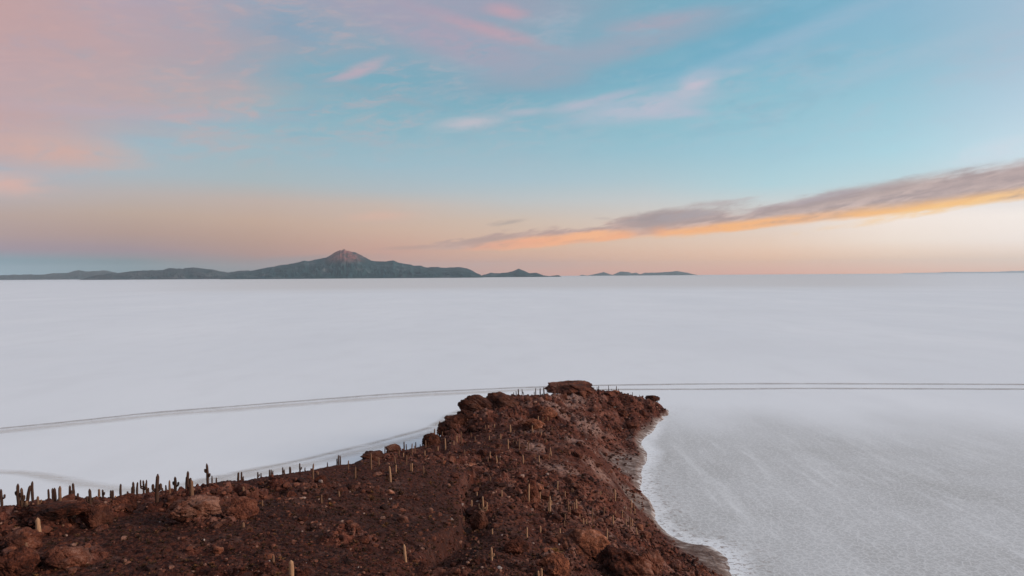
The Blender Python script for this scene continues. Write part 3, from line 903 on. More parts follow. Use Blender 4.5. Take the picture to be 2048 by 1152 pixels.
for zi, L in byz.items():
    L.sort(key=lambda c: c[1])
    for n, (zi, px, py, p, rr_) in enumerate(L):
        w = float(np.clip(rng.uniform(9, 24) / F * rr_, 0.5, 5.5)); h = w * rng.uniform(0.5, 0.8)
        mt = 'boulder_pale' if rng.uniform() < 0.10 else ('boulder_dark' if rng.uniform() < 0.12 else 'boulder_rock')
        tone = {'boulder_pale': 'pale', 'boulder_dark': 'dark', 'boulder_rock': 'brown'}[mt]
        side = 'left' if n < len(L) / 2 else 'right'
        k = n if side == 'left' else len(L) - 1 - n
        lb = '%s boulder %s, %s from the %s' % (tone, ZB[zi][0], ORD[k], side)
        o = boulder(p[0], p[1], p[2], w, w * rng.uniform(.7, 1.1), h, rng.uniform(0, 6.28), int(rng.integers(0, len(ROCKS))), mt, lb, sink=0.34, tilt=(rng.uniform(-.25, .25), rng.uniform(-.25, .25)))
        o['group'] = 'medium boulders strewn over the hill'
print('boulders', len(cand), round(time.time() - T0, 1))

# ------------------------------------------------------------------ cacti
def tube(path, rad, ribs=9, rot=0.0):
    path = np.array(path, float); n = len(path); ns = ribs * 2
    tg = np.gradient(path, axis=0); tg /= np.linalg.norm(tg, axis=1)[:, None]
    V = []; ribv = []
    for i in range(n):
        t = tg[i]; a = np.cross(t, [0.0, 1.0, 0.02]); a /= np.linalg.norm(a); b = np.cross(t, a)
        for k in range(ns):
            th = rot + 2 * PI * k / ns; rr = rad[i] * (1.0 if k % 2 == 0 else 0.80)
            V.append(path[i] + (a * math.cos(th) + b * math.sin(th)) * rr); ribv.append(1.0 if k % 2 == 0 else 0.0)
    V.append(path[-1] + tg[-1] * rad[-1] * 0.6); ribv.append(0.6)
    idx = np.arange(n * ns).reshape(n, ns)
    Fq = [(idx[i, k], idx[i, (k + 1) % ns], idx[i + 1, (k + 1) % ns], idx[i + 1, k]) for i in range(n - 1) for k in range(ns)]
    top = len(V) - 1
    Fq += [(idx[n - 1, k], idx[n - 1, (k + 1) % ns], top, top) for k in range(ns)]
    return np.array(V), Fq, ribv


def column_mesh(name, path, rad, mat, parent):
    V, Fq, rb = tube(path, rad)
    me = bpy.data.meshes.new(name)
    me.from_pydata([tuple(v) for v in V], [], [tuple(dict.fromkeys(int(q) for q in f)) for f in Fq]); me.update()
    me.polygons.foreach_set('use_smooth', [True] * len(me.polygons)); me.materials.append(mat)
    o = link(bpy.data.objects.new(name, me), parent)
    attr(o, 'rib', rb)
    return o


def stem_path(x0, z0, H, lean, rng_, wob=0.02):
    n = 11; t = np.linspace(0, 1, n)
    ph = rng_.uniform(0, 6)
    return np.stack([x0 + lean * H * t + np.sin(t * 3 + ph) * wob * H * t, np.sin(t * 2.3 + ph) * wob * H * t, z0 + (H - 0) * t], 1)


def stem_rad(H, r, rng_):
    t = np.linspace(0, 1, 11)
    k = 0.86 + 0.14 * np.sin(np.clip(t * 1.4, 0, 1) * PI) + rng_.normal(0, 0.025, 11)
    k *= np.where(t > 0.86, np.sqrt(np.clip(1 - ((t - 0.86) / 0.15) ** 2, 0.1, 1)), 1)
    k[0] *= 0.95
    return r * k


def arm_path(side, z0, out, H, ang):
    pts = []
    for t in np.linspace(0, 1, 5):
        a = t * PI / 2
        pts.append((out * math.sin(a), z0 + out * 0.7 * (1 - math.cos(a))))
    for t in np.linspace(0.2, 1, 6):
        pts.append((out, z0 + out * 0.7 + (H - out * .7) * t))
    pts = np.array(pts)
    return np.stack([pts[:, 0] * math.cos(ang) * side, pts[:, 0] * math.sin(ang), pts[:, 1]], 1)


CACTI = []
def Z(ox, oy, s, rows):
    for r in rows:
        CACTI.append((ox + r[0] / s, oy + r[1] / s, oy + r[2] / s, r[3] if len(r) > 3 else '', r[4] if len(r) > 4 else 'd'))


# rows: x, top, base, form (arm counts: a1,a2,a3; k = thick; q = candelabra; s = leaning), tone
Z(0, 880, 4.235, [(5, 415, 545, 'a1'), (155, 370, 560, 'a2'), (180, 405, 570, 'a1', 't'), (220, 385, 480, 's'), (268, 350, 492), (220, 520, 582, 'k', 'p'), (322, 475, 580, 'a1', 't'), (401, 415, 490), (437, 408, 490), (456, 405, 486),
                  (508, 390, 575, '', 't'), (580, 385, 480, 'a1'), (613, 365, 478), (652, 450, 480), (757, 415, 598, 'a2'), (832, 415, 480, '', 't'), (859, 420, 473, 'a1'), (926, 425, 470), (942, 425, 471), (970, 472, 520, 's', 'p'), (1012, 470, 525, '', 'p'), (1013, 372, 468),
                  (1070, 435, 468), (1108, 395, 460), (1121, 355, 458), (1156, 357, 460), (1205, 340, 445, 'q'), (1233, 395, 440), (1252, 405, 440), (1328, 290, 520, 'a3'), (1370, 405, 430), (1400, 380, 425), (1432, 340, 470, '', 't'), (1476, 312, 420, 'a2'),
                  (1568, 312, 385), (1587, 265, 380), (1604, 320, 380), (1622, 340, 480, 'k', 't'), (322, 660, 850, 'k', 'p'), (527, 690, 740, '', 't'), (217, 870, 985, '', 't'), (628, 615, 655, 'k', 't')])
Z(380, 860, 3.945, [(133, 265, 420, 'n'), (165, 360, 415), (202, 375, 412), (370, 335, 387, 'k'), (401, 330, 387), (415, 365, 387), (530, 330, 377, 'a1'), (557, 340, 370), (618, 312, 358), (631, 312, 357), (647, 320, 352), (725, 293, 337, 'a1'), (745, 310, 360),
                    (785, 290, 330, 'k'), (863, 262, 315, 'a1'), (903, 295, 325), (967, 265, 390, '', 't'), (1004, 330, 395, 'k', 't'), (1080, 255, 275), (1157, 225, 270), (1166, 197, 270), (1181, 200, 268), (1245, 240, 312, '', 't'), (1301, 290, 390, '', 't'), (1423, 180, 310, '', 't'), (1407, 168, 200),
                    (1434, 168, 200), (1535, 125, 192), (1560, 140, 172), (415, 730, 775, 'k', 't'), (567, 555, 600, '', 't'), (1173, 485, 520, 'k', 't'), (1034, 510, 580, '', 't'), (797, 1030, 1160, 'k', 'p'), (655, 990, 1050, '', 't'), (420, 478, 502, 'k', 't')])
Z(740, 860, 3.945, [(114, 125, 180), (268, 90, 142), (286, 110, 142), (357, 95, 132), (325, 105, 202, '', 't'), (10, 200, 300, '', 't'), (161, 283, 412, '', 'p'), (201, 275, 336, '', 'p'), (285, 235, 275, '', 't'), (314, 265, 326, '', 't'), (331, 260, 327, '', 'p'), (417, 282, 350, '', 't'), (410, 90, 125),
                    (437, 80, 150, '', 't'), (533, 130, 166, '', 'p'), (535, 50, 102, '', 't'), (592, 65, 160, '', 'p'), (658, 90, 118, '', 'p'), (680, 45, 97, '', 'p'), (717, 12, 112, '', 't'), (747, 90, 112, '', 'p'), (824, 48, 98, '', 't'), (1027, 30, 76, '', 'p'), (1085, 70, 150, '', 'p'), (1130, 80, 112, '', 't'),
                    (1152, 90, 132, '', 't'), (1178, 68, 182, '', 't'), (1001, 200, 262, 's', 'p'), (1022, 212, 252, '', 't'), (1210, 195, 262, '', 'p'), (1248, 425, 572, '', 'p'), (1474, 403, 476, '', 'p'), (1417, 520, 662, 'a1', 'p'), (1558, 555, 622, '', 't'), (1572, 600, 662, '', 't'), (861, 430, 472, '', 't'), (843, 490, 522, '', 'p'),
                    (800, 552, 612, '', 'p'), (888, 523, 655, 'a3', 'p'), (737, 680, 722, '', 't'), (283, 905, 1052, 's', 'p'), (960, 925, 1032, 'a1', 'p'), (1325, 1110, 1165, '', 'p'), (1350, 1090, 1165, '', 'p')])
Z(1080, 860, 3.945, [(133, 405, 472, '', 'p'), (250, 460, 502, '', 't'), (262, 462, 502, '', 't'), (476, 480, 517, '', 'p'), (525, 490, 522, '', 't'), (594, 465, 562, '', 'p'), (554, 530, 557, '', 'p'), (222, 550, 602, '', 'p'), (236, 605, 702, '', 'p'), (266, 568, 662, '', 't'), (283, 545, 652, '', 'p'), (197, 660, 712, '', 't'),
                     (672, 590, 642, '', 't'), (712, 620, 662, '', 'p'), (742, 620, 662, '', 'p'), (705, 680, 772, '', 't'), (411, 680, 742, '', 't'), (528, 780, 862, '', 'p'), (763, 768, 832, 's', 'p'), (190, 715, 762, '', 't')])
Z(820, 740, 6.4, [(960, 700, 782, '', 't'), (1003, 708, 742, '', 'p'), (1080, 690, 742, '', 'p'), (1140, 320, 352), (1330, 285, 317), (1357, 270, 312), (1391, 240, 307, 'k'), (1436, 240, 307, 'a1'), (1456, 285, 307), (1587, 275, 307), (1608, 230, 307), (1667, 232, 302, 'k'), (1720, 220, 302, 'k'), (1744, 285, 307), (1766, 240, 302),
                  (1281, 700, 802, 'k', 'p'), (1330, 775, 812, '', 't'), (1462, 780, 842, '', 't'), (1325, 900, 952, '', 't'), (1356, 890, 952, '', 't'), (1400, 880, 1022, 'k', 't'), (1632, 588, 672, '', 'p'), (1690, 600, 690, '', 't'), (1760, 600, 662, '', 'p'), (1566, 760, 802, '', 'p'), (1650, 740, 802, '', 't'), (1675, 788, 842, '', 'p'),
                  (1710, 800, 837, '', 't'), (70, 930, 982), (126, 950, 982), (155, 925, 977), (1106, 1095, 1142, '', 'p'), (200, 895, 962, 'k', 't')])
Z(1080, 740, 6.4, [(228, 163, 182), (360, 130, 172), (735, 215, 242), (754, 200, 240), (882, 198, 268), (920, 240, 268), (972, 203, 277), (1002, 240, 277), (1182, 282, 317), (1272, 315, 337), (96, 605, 672, '', 'p'), (12, 760, 832, '', 't')])
rx_ = np.random.default_rng(77)
for a_, b_, c_, d_, n_, h0, h1 in [(862, 1110, 848, 925, 34, 7, 15), (1120, 1285, 985, 1065, 14, 10, 18), (740, 860, 905, 935, 8, 8, 16), (960, 1200, 925, 1100, 16, 10, 22)]:
    for _ in range(n_):
        a, b = rx_.uniform(a_, b_), rx_.uniform(c_, d_)
        CACTI.append((a, b - rx_.uniform(h0, h1), b, '', rx_.choice(['p', 't', 't'])))
# drop double readings of the same cactus
ded = []
for c in CACTI:
    if not any(abs(c[0] - d[0]) < (2.2 if c in CACTI[:215] else 5) and abs(c[1] - d[1]) < 6 for d in ded):
        ded.append(c)
CACTI = ded


def zone(px, top, base):
    s = skyline(px)
    on = s is not None and top < s[0] + 1 and base < s[0] + 14
    if 1101 < px < 1178 and top < 770: return 'standing up behind the cap rock'
    if on or (top < (s[0] if s else 0) - 4):
        for a, b, t in [(0, 80, 'at the far left end of the skyline'), (80, 200, 'on the left skyline'), (200, 300, 'on the crowded left skyline'), (300, 412, 'on the skyline just left of the tallest cactus'), (412, 415, 'X'), (415, 525, 'on the skyline just right of the tallest cactus'),
                        (525, 640, 'on the sinking middle skyline'), (640, 735, 'on the skyline before the first dark slab'), (735, 800, 'on the dark rocky part of the lower skyline'), (800, 930, 'on the skyline around the isolated dark block'), (930, 1050, 'on the high skyline left of the cap rock'),
                        (1050, 1101, 'beside the cap rock on its left'), (1101, 1400, 'on the skyline right of the cap rock')]:
            if a <= px < b: return t
    for n, a, b, c, d in [('just under the left skyline', 0, 420, 900, 1012), ('on the lower left slope', 0, 420, 1012, 1200), ('just under the middle skyline', 420, 735, 900, 965), ('low on the soil slope', 420, 870, 1055, 1300), ('on the broken slope under the tallest cactus', 420, 735, 965, 1055),
                          ('on the upper soil slope', 735, 860, 890, 1055), ('at the foot of the dark crags', 860, 960, 840, 905), ('in the hollow below the ridge crest', 960, 1025, 840, 930), ('on the pale crest', 1025, 1100, 800, 900), ('on the pale crest', 1100, 1200, 780, 930), ('in the gully right of the smooth slope', 900, 1000, 930, 1060),
                          ('on the upper middle flank', 1000, 1110, 900, 985), ('on the brown middle flank', 1000, 1120, 985, 1080), ('on the lowest rocky flank', 960, 1120, 1080, 1200), ('above the grey mud cove', 1220, 1290, 960, 1045), ('on the lower shoreward flank', 1120, 1310, 960, 1120)]:
        if a <= px < b and c <= base < d: return n
    return 'on the open slope'


made = []
for px, top, base, form, tone in CACTI:
    f_ = foot(px, base)
    if f_ is None: print('lost cactus', px, base); continue
    x, y, z, r = f_
    zt = CAMZ + ray(px, top)[2] * y
    H = zt - z
    if H < 0.4: H = max(0.8, (base - top) / F * r)
    if H > 11: H = 11
    made.append(dict(px=px, top=top, base=base, form=form, tone=tone, x=x, y=y, z=z, r=r, H=H, zone=zone(px, top, base)))
zs_ = {}
for m_ in made: zs_.setdefault(m_['zone'], []).append(m_)
rc = np.random.default_rng(5)
tallest = max((m_ for m_ in made if m_['r'] < 160 and m_['top'] < 935), key=lambda m_: m_['H'])
for zn, L in zs_.items():
    L.sort(key=lambda m_: m_['px'])
    for n, m_ in enumerate(L):
        form, H = m_['form'], m_['H']
        tall = 'tall' if H > 4.4 else ('short' if H < 2.2 else '')
        tone = {'p': 'pale', 't': 'tan', 'd': 'dark'}[m_['tone']]
        thick = 'thick' if 'k' in form else ''
        armed = {'a1': 'one-armed', 'a2': 'two-armed', 'a3': 'three-armed', 'q': 'candelabra', 'n': 'knobbly'}.get(form, 'leaning' if form == 's' else '')
        side = 'left' if n < len(L) / 2 else 'right'
        k = n if side == 'left' else len(L) - 1 - n
        words = ' '.join(w for w in (tall, thick, tone, armed, 'cactus', zn) if w)
        lb = words if len(L) == 1 else '%s, %s from %s' % (words, ORD[k], side)
        if m_ is tallest and abs(m_['px'] - 413.7) < 3: lb = 'tallest dark cactus of the skyline, with two short arms'
        if zn == 'X': lb = 'tallest dark cactus of the skyline, with two short arms'
        mat = M['cactus_' + {'p': 'pale', 't': 'tan', 'd': 'dark'}[m_['tone']]]
        rad = float(np.clip(0.13 + 0.022 * H, 0.13, 0.27)) * rc.uniform(0.9, 1.15)
        if m_['r'] > 250: rad *= 1.15
        if thick: rad *= 1.45
        if m_['px'] < 420: rad *= 1.18
        lean = rc.normal(0, 0.018) + (0.16 if form == 's' and m_['px'] < 300 else (-0.1 if form == 's' else 0))
        loc = (m_['x'], m_['y'], m_['z'] - 0.15)
        narm = {'a1': 1, 'a2': 2, 'a3': 3, 'q': 4, 'n': 2}.get(form, 0)
        if narm:
            root = link(bpy.data.objects.new('cactus', None)); root.location = loc
            column_mesh('trunk', stem_path(0, 0, H + .15, lean, rc), stem_rad(H, rad, rc), mat, root)
            for j in range(narm):
                sd = 1 if j % 2 == 0 else -1
                z0 = H * (rc.uniform(0.30, 0.5) if form != 'q' else 0.3 + 0.08 * j)
                out_ = rad * rc.uniform(1.6, 2.0) * (1 if form != 'q' else 1.4)
                ah = H * (rc.uniform(0.08, 0.24) if form != 'q' else rc.uniform(0.35, 0.5)) + out_ * .7
                if form == 'n': out_ = rad * 1.7; ah = out_ * .7 + rad * 1.5; z0 = H * (0.42 + .2 * j)
                if m_['px'] > 960 and form == 'a3': z0 = H * (0.12 + .08 * j); out_ = rad * 4.5; ah = H * .3 + out_ * .3
                pth = arm_path(sd, z0, out_, ah, rc.uniform(-0.5, 0.5))
                column_mesh('arm', pth, np.concatenate([np.full(9, rad * .72), [rad * .6, rad * .3]]), mat, root)
            o = root
        else:
            o = column_mesh('cactus', stem_path(0, 0, H + .15, lean, rc), stem_rad(H, rad, rc), mat, None); o.location = loc
            o.rotation_euler.z = rc.uniform(-0.4, 0.4)
        o['label'] = lb; o['category'] = 'cactus'; o['group'] = 'columnar cacti growing on the rocky hill'
print('cacti', len(made), round(time.time() - T0, 1))

# ------------------------------------------------------------------ haze
HAZE = 6.5e-6
if HAZE:
    v = np.array([(x, y, z) for z in (-9.5, 1900) for y in (-105000, 105000) for x in (-105000, 105000)], float)
    f = np.array([(0, 2, 3, 1), (4, 5, 7, 6), (0, 1, 5, 4), (2, 6, 7, 3), (0, 4, 6, 2), (1, 3, 7, 5)])
    hz = mesh_np('haze', v, f, None, smooth=False); hz['kind'] = 'stuff'
    m = bpy.data.materials.new('haze_air'); m.use_nodes = True; nt = NT(m.node_tree); nt.n.clear()
    out = nt.node('ShaderNodeOutputMaterial'); pv = nt.node('ShaderNodeVolumePrincipled')
    pv.inputs['Density'].default_value = HAZE; pv.inputs['Color'].default_value = (.82, .93, 1.0, 1); pv.inputs['Anisotropy'].default_value = 0.2
    nt.l.new(pv.outputs[0], out.inputs['Volume']); hz.data.materials.append(m)

# ------------------------------------------------------------------ sky
SUN_EL, SUN_AZ = math.radians(21), math.radians(106)     # azimuth clockwise from the view direction (+Y)
w = bpy.data.worlds.new('World'); scene.world = w; w.use_nodes = True
nt = NT(w.node_tree); nt.n.clear()
out = nt.node('ShaderNodeOutputWorld')
tc = nt.node('ShaderNodeTexCoord').outputs['Generated']
sep = nt.node('ShaderNodeSeparateXYZ'); nt.l.new(tc, sep.inputs[0])
dx, dy, dz = sep.outputs
az = nt.m('ARCTAN2', dx, dy)
hor = nt.m('SQRT', nt.m('ADD', nt.m('MULTIPLY', dx, dx), nt.m('MULTIPLY', dy, dy)))
v = nt.m('DIVIDE', dz, nt.m('MAXIMUM', hor, 0.001))
vp = nt.m('MAXIMUM', v, 0.0)
pos_ = nt.m('DIVIDE', vp, nt.m('ADD', vp, 0.4))


def azv(px, py):
    d = ray(px, py); return math.atan2(d[0], d[1]), d[2] / math.hypot(d[0], d[1])


def column(px, rows):
    a, _ = azv(px, 550)
    pts = []
    for y, c in sorted(rows, key=lambda r: -r[0]):
        vv = max(0, azv(px, y)[1]); pts.append((vv / (vv + 0.4), S(*c)))
    top = rows[0][1]
    pts.append((0.53, S(*[min(255, int(t * 1.02)) for t in top])))
    pts.append((0.66, S(168, 186, 205))); pts.append((1.0, S(170, 188, 208)))
    return a, nt.ramp(pos_, pts)


COLS = [column(-500, [(0, (190, 165, 165)), (300, (195, 165, 160)), (440, (170, 160, 160)), (520, (140, 160, 175)), (552, (140, 160, 175))]),
        column(0, [(0, (192, 160, 160)), (120, (190, 164, 168)), (240, (194, 166, 168)), (300, (186, 168, 172)), (345, (176, 178, 186)), (390, (186, 174, 173)), (430, (186, 162, 152)), (470, (176, 150, 147)), (497, (162, 142, 154)), (520, (128, 156, 170)), (552, (146, 176, 192))]),
        column(256, [(0, (178, 164, 178)), (120, (182, 165, 170)), (200, (184, 166, 172)), (240, (164, 176, 188)), (290, (160, 184, 195)), (345, (170, 183, 190)), (385, (186, 176, 172)), (425, (190, 166, 150)), (465, (180, 150, 138)), (500, (162, 138, 144)), (522, (122, 142, 150)), (552, (120, 148, 158))]),
        column(512, [(0, (156, 164, 182)), (80, (158, 164, 178)), (140, (140, 168, 184)), (190, (136, 178, 192)), (290, (154, 184, 195)), (360, (170, 184, 188)), (400, (194, 176, 166)), (440, (198, 168, 148)), (480, (188, 152, 134)), (510, (178, 140, 130)), (535, (150, 138, 140)), (552, (136, 142, 146))]),
        column(768, [(0, (150, 162, 180)), (80, (140, 166, 184)), (160, (122, 170, 188)), (240, (138, 180, 194)), (330, (158, 188, 200)), (380, (178, 188, 192)), (410, (202, 184, 172)), (460, (210, 176, 154)), (500, (208, 158, 138)), (530, (202, 152, 138)), (552, (196, 150, 140))]),
        column(1024, [(0, (148, 162, 180)), (100, (138, 168, 186)), (180, (126, 172, 190)), (280, (148, 186, 200)), (360, (170, 194, 204)), (400, (192, 196, 196)), (440, (212, 190, 172)), (490, (222, 182, 154)), (520, (224, 170, 142)), (552, (224, 160, 142))]),
        column(1290, [(0, (124, 170, 190)), (100, (122, 174, 194)), (200, (132, 184, 200)), (300, (152, 194, 208)), (360, (176, 200, 208)), (400, (200, 204, 204)), (450, (222, 202, 186)), (490, (232, 196, 170)), (520, (238, 184, 150)), (552, (234, 166, 142))]),
        column(1536, [(0, (118, 176, 200)), (100, (128, 180, 202)), (200, (142, 192, 208)), (300, (160, 202, 216)), (370, (180, 212, 220)), (405, (206, 212, 212)), (450, (232, 214, 200)), (490, (244, 210, 184)), (520, (252, 196, 156)), (552, (246, 172, 144))]),
        column(1790, [(0, (138, 182, 206)), (100, (140, 188, 208)), (200, (156, 200, 216)), (300, (174, 214, 226)), (380, (200, 218, 222)), (430, (252, 238, 228)), (480, (253, 234, 218)), (515, (255, 216, 186)), (552, (255, 188, 154))]),
        column(2048, [(0, (162, 190, 210)), (100, (168, 194, 212)), (200, (182, 208, 224)), (300, (202, 224, 234)), (380, (226, 222, 222)), (430, (255, 244, 236)), (480, (255, 240, 230)), (520, (255, 220, 194)), (552, (255, 198, 168))]),
        column(3200, [(0, (186, 200, 214)), (200, (205, 214, 226)), (330, (225, 222, 225)), (430, (255, 236, 214)), (500, (255, 224, 190)), (552, (245, 205, 175))])]
sky = COLS[0][1]
for (a0, c0), (a1, c1) in zip(COLS[:-1], COLS[1:]):
    sky = nt.mix(nt.mr(az, a0, a1, smooth=False), sky, c1)
# away from the sunset the sky is an even dusk blue-pink
back = nt.ramp(pos_, [(0.0, S(150, 165, 185)), (0.2, S(205, 185, 186)), (0.45, S(180, 184, 198)), (1.0, S(170, 188, 208))])
sky = nt.mix(nt.mr(nt.m('ABSOLUTE', az), 1.45, 2.6), sky, back)

# high cloud texture, in azimuth and slope so it stays with the sky
cvec = nt.xyz(nt.m('MULTIPLY', az, 3.0), nt.m('ADD', nt.m('MULTIPLY', v, 9.0), nt.m('MULTIPLY', az, -1.2)), 0.0)
cvec2 = nt.xyz(nt.m('MULTIPLY', az, 5.0), nt.m('ADD', nt.m('MULTIPLY', v, 22.0), nt.m('MULTIPLY', az, -2.2)), 3.0)
n1 = nt.noise(cvec, 1.6, 6, 0.58, 0.5)
n2a = nt.noise(cvec2, 1.3, 5, 0.6, 0.6)
cvec3 = nt.xyz(nt.m('MULTIPLY', az, 16.0), nt.m('ADD', nt.m('MULTIPLY', v, 52.0), nt.m('MULTIPLY', az, -5.0)), 7.0)
n3 = nt.noise(cvec3, 1.5, 8, 0.62, 0.5)
n2 = nt.m('ADD', nt.m('MULTIPLY', n2a, 0.45), nt.m('MULTIPLY', n3, 0.55))


def blob(px, py, rx, ry, ang, colour, k, noise=n2, lo=0.36, hi=0.62):
    """one soft cloud patch at a fixed direction"""
    global sky
    a0, v0 = azv(px, py); ca, sa_ = math.cos(math.radians(ang)), math.sin(math.radians(ang))
    rx *= 1.45; ry *= 1.6
    ax = nt.m('SUBTRACT', az, a0); vx = nt.m('SUBTRACT', v, v0)
    e1 = nt.m('DIVIDE', nt.m('ADD', nt.m('MULTIPLY', ax, ca), nt.m('MULTIPLY', vx, sa_)), rx / F)
    e2 = nt.m('DIVIDE', nt.m('SUBTRACT', nt.m('MULTIPLY', vx, ca), nt.m('MULTIPLY', ax, sa_)), ry / F)
    d2 = nt.m('SQRT', nt.m('ADD', nt.m('MULTIPLY', e1, e1), nt.m('MULTIPLY', e2, e2)))
    d2 = nt.m('ADD', d2, nt.m('MULTIPLY', nt.m('SUBTRACT', n2, 0.5), 2.2))
    msk = nt.m('MULTIPLY', nt.mr(d2, 0.15, 1.0, 1.0, 0.0), nt.mr(noise, lo - .04, hi - .04, 0.25, 1.0))
    sky = nt.mix(nt.m('MULTIPLY', msk, k), sky, S(*colour))


# thin streaky veil over the upper sky, pinker away from the sun
veil = nt.m('MULTIPLY', nt.mr(n3, 0.40, 0.68), nt.m('MULTIPLY', nt.mr(n1, 0.36, 0.60), nt.mr(v, 0.11, 0.22)))
veil = nt.m('MULTIPLY', veil, nt.mr(nt.m('ABSOLUTE', az), 1.0, 1.6, 1.0, 0.0))
sky = nt.mix(nt.m('MULTIPLY', veil, nt.mr(az, -0.5, 0.45, 0.50, 0.22)), sky, nt.mix(nt.mr(az, -0.35, 0.25), S(200, 170, 172), S(186, 188, 204)))
veil2 = nt.m('MULTIPLY', nt.mr(nt.noise(cvec3, 0.8, 7, 0.62, 0.4), 0.50, 0.68), nt.mr(v, 0.13, 0.24))
sky = nt.mix(nt.m('MULTIPLY', veil2, nt.mr(az, 0.3, 0.6, 0.30, 0.0)), sky, S(128, 170, 192))
lf = nt.m('MULTIPLY', nt.mr(az, -0.16, -0.48), nt.mr(v, 0.12, 0.20))
sky = nt.mix(nt.m('MULTIPLY', lf, nt.mr(n3, 0.50, 0.70, 0.0, 0.42)), sky, S(204, 168, 162))
sky = nt.mix(nt.m('MULTIPLY', lf, nt.mr(n3, 0.46, 0.32, 0.0, 0.38)), sky, S(166, 166, 184))

# blue breaks and pink patches of the thin high cloud
blob(620, 150, 130, 34, 0, (120, 172, 190), 0.7, n1)
blob(560, 60, 90, 30, 0, (126, 160, 184), 0.6, n1)
blob(1230, 130, 420, 34, 12, (112, 168, 188), 0.5, n1)
blob(1560, 40, 420, 50, 16, (110, 172, 198), 0.55, n1)
blob(80, 60, 200, 60, 0, (198, 162, 160), 0.5, n1)
blob(420, 90, 140, 70, -20, (184, 162, 168), 0.7, n1)
blob(300, 190, 260, 36, 6, (190, 168, 168), 0.6)
blob(40, 235, 180, 24, 0, (196, 164, 162), 0.65)
blob(110, 302, 135, 30, -2, (212, 172, 160), 0.9)
blob(15, 368, 60, 18, -4, (218, 178, 166), 0.9)
blob(380, 268, 170, 10, -1, (180, 176, 180), 0.6)
blob(270, 225, 240, 12, 2, (190, 170, 180), 0.5)
blob(900, 80, 230, 42, -18, (176, 160, 178), 0.75)
blob(960, 55, 180, 14, -16, (196, 160, 172), 0.7)
blob(1010, 22, 50, 14, -12, (214, 162, 168), 0.8)
blob(890, 12, 260, 34, 0, (164, 160, 180), 0.6)
blob(1150, 110, 230, 26, 10, (158, 166, 184), 0.65)
blob(1280, 90, 260, 26, 14, (158, 166, 184), 0.6)
blob(1310, 45, 110, 16, 6, (178, 164, 180), 0.7)
blob(1050, 165, 130, 16, 5, (150, 166, 182), 0.6)
blob(725, 138, 62, 12, 24, (186, 172, 184), 0.95)
blob(770, 190, 120, 8, -12, (150, 168, 182), 0.6)
blob(700, 150, 60, 7, 16, (184, 170, 184), 0.7)
blob(1210, 196, 90, 9, 10, (178, 184, 202), 0.8)
blob(1340, 226, 80, 10, -4, (184, 188, 206), 0.9)
blob(940, 246, 72, 14, 6, (190, 190, 200), 1.0)
blob(1050, 224, 60, 8, 4, (176, 184, 198), 0.8)
blob(1150, 212, 60, 12, 8, (180, 186, 202), 0.9)
blob(1290, 214, 135, 24, 6, (186, 190, 206), 1.0)
blob(1392, 166, 44, 20, 20, (198, 192, 206), 1.0)
blob(1440, 150, 60, 8, 8, (170, 188, 204), 0.7)
blob(1600, 70, 300, 18, 17, (152, 184, 206), 0.7)
blob(1840, 110, 170, 18, 14, (164, 192, 210), 0.7)
blob(2000, 300, 70, 16, 10, (208, 220, 230), 0.8)
blob(760, 432, 70, 10, 2, (222, 180, 160), 0.6)
blob(600, 520, 130, 8, 3, (150, 142, 146), 0.6)
blob(250, 505, 220, 10, -3, (158, 138, 146), 0.5)
blob(1000, 530, 200, 14, 1, (206, 168, 156), 0.5)

# the long cloud bank over the sunset: edges as curves over azimuth
def curve(pts):
    n = nt.node('ShaderNodeFloatCurve'); c = n.mapping.curves[0]
    a0, a1 = math.radians(-12), math.radians(60)
    P_ = [((azv(px, py)[0] - a0) / (a1 - a0), azv(px, py)[1] * 4) for px, py in pts]
    while len(c.points) > 2: c.points.remove(c.points[1])
    c.points[0].location = P_[0]; c.points[-1].location = P_[-1]
    for p_ in P_[1:-1]: c.points.new(*p_)
    for p_ in c.points: p_.handle_type = 'VECTOR'
    n.mapping.update()
    nt.put(n.inputs['Value'], nt.mr(az, a0, a1, smooth=False))
    return nt.m('DIVIDE', n.outputs[0], 4.0)


low = curve([(745, 503), (800, 503), (900, 501), (990, 499), (1060, 492), (1130, 488), (1210, 480), (1290, 472), (1330, 470), (1450, 462), (1600, 447), (1800, 425), (1920, 411), (2048, 398), (2300, 360), (3000, 250)])
upp = curve([(745, 501), (800, 490), (900, 482), (990, 466), (1060, 458), (1130, 456), (1200, 449), (1240, 434), (1330, 420), (1400, 418), (1480, 420), (1550, 404), (1620, 391), (1700, 376), (1830, 350), (2048, 316), (2300, 270), (3000, 120)])
svec = nt.xyz(nt.m('MULTIPLY', az, 9.0), nt.m('ADD', nt.m('MULTIPLY', v, 42.0), nt.m('MULTIPLY', az, -7.5)), 0.0)
sn = nt.noise(svec, 1.3, 8, 0.6, 0.15)
sfine = nt.noise(svec, 3.1, 7, 0.62, 0.1)
vj = nt.m('ADD', v, nt.m('ADD', nt.m('MULTIPLY', nt.m('SUBTRACT', sn, 0.5), 0.036), nt.m('MULTIPLY', nt.m('SUBTRACT', sfine, 0.5), 0.022)))
t = nt.m('DIVIDE', nt.m('SUBTRACT', vj, low), nt.m('MAXIMUM', nt.m('SUBTRACT', upp, low), 0.002))
tl = nt.m('SUBTRACT', v, low)                       # height above the lower edge
tl = nt.m('ADD', tl, nt.m('MULTIPLY', nt.m('SUBTRACT', sfine, 0.5), 0.004))
inx = nt.m('MULTIPLY', nt.mr(az, azv(745, 500)[0], azv(960, 500)[0]), nt.mr(az, math.radians(56), math.radians(45)))
dens = nt.m('MULTIPLY', nt.mr(t, 1.15, 0.72), nt.mr(tl, -0.0005, 0.0035))
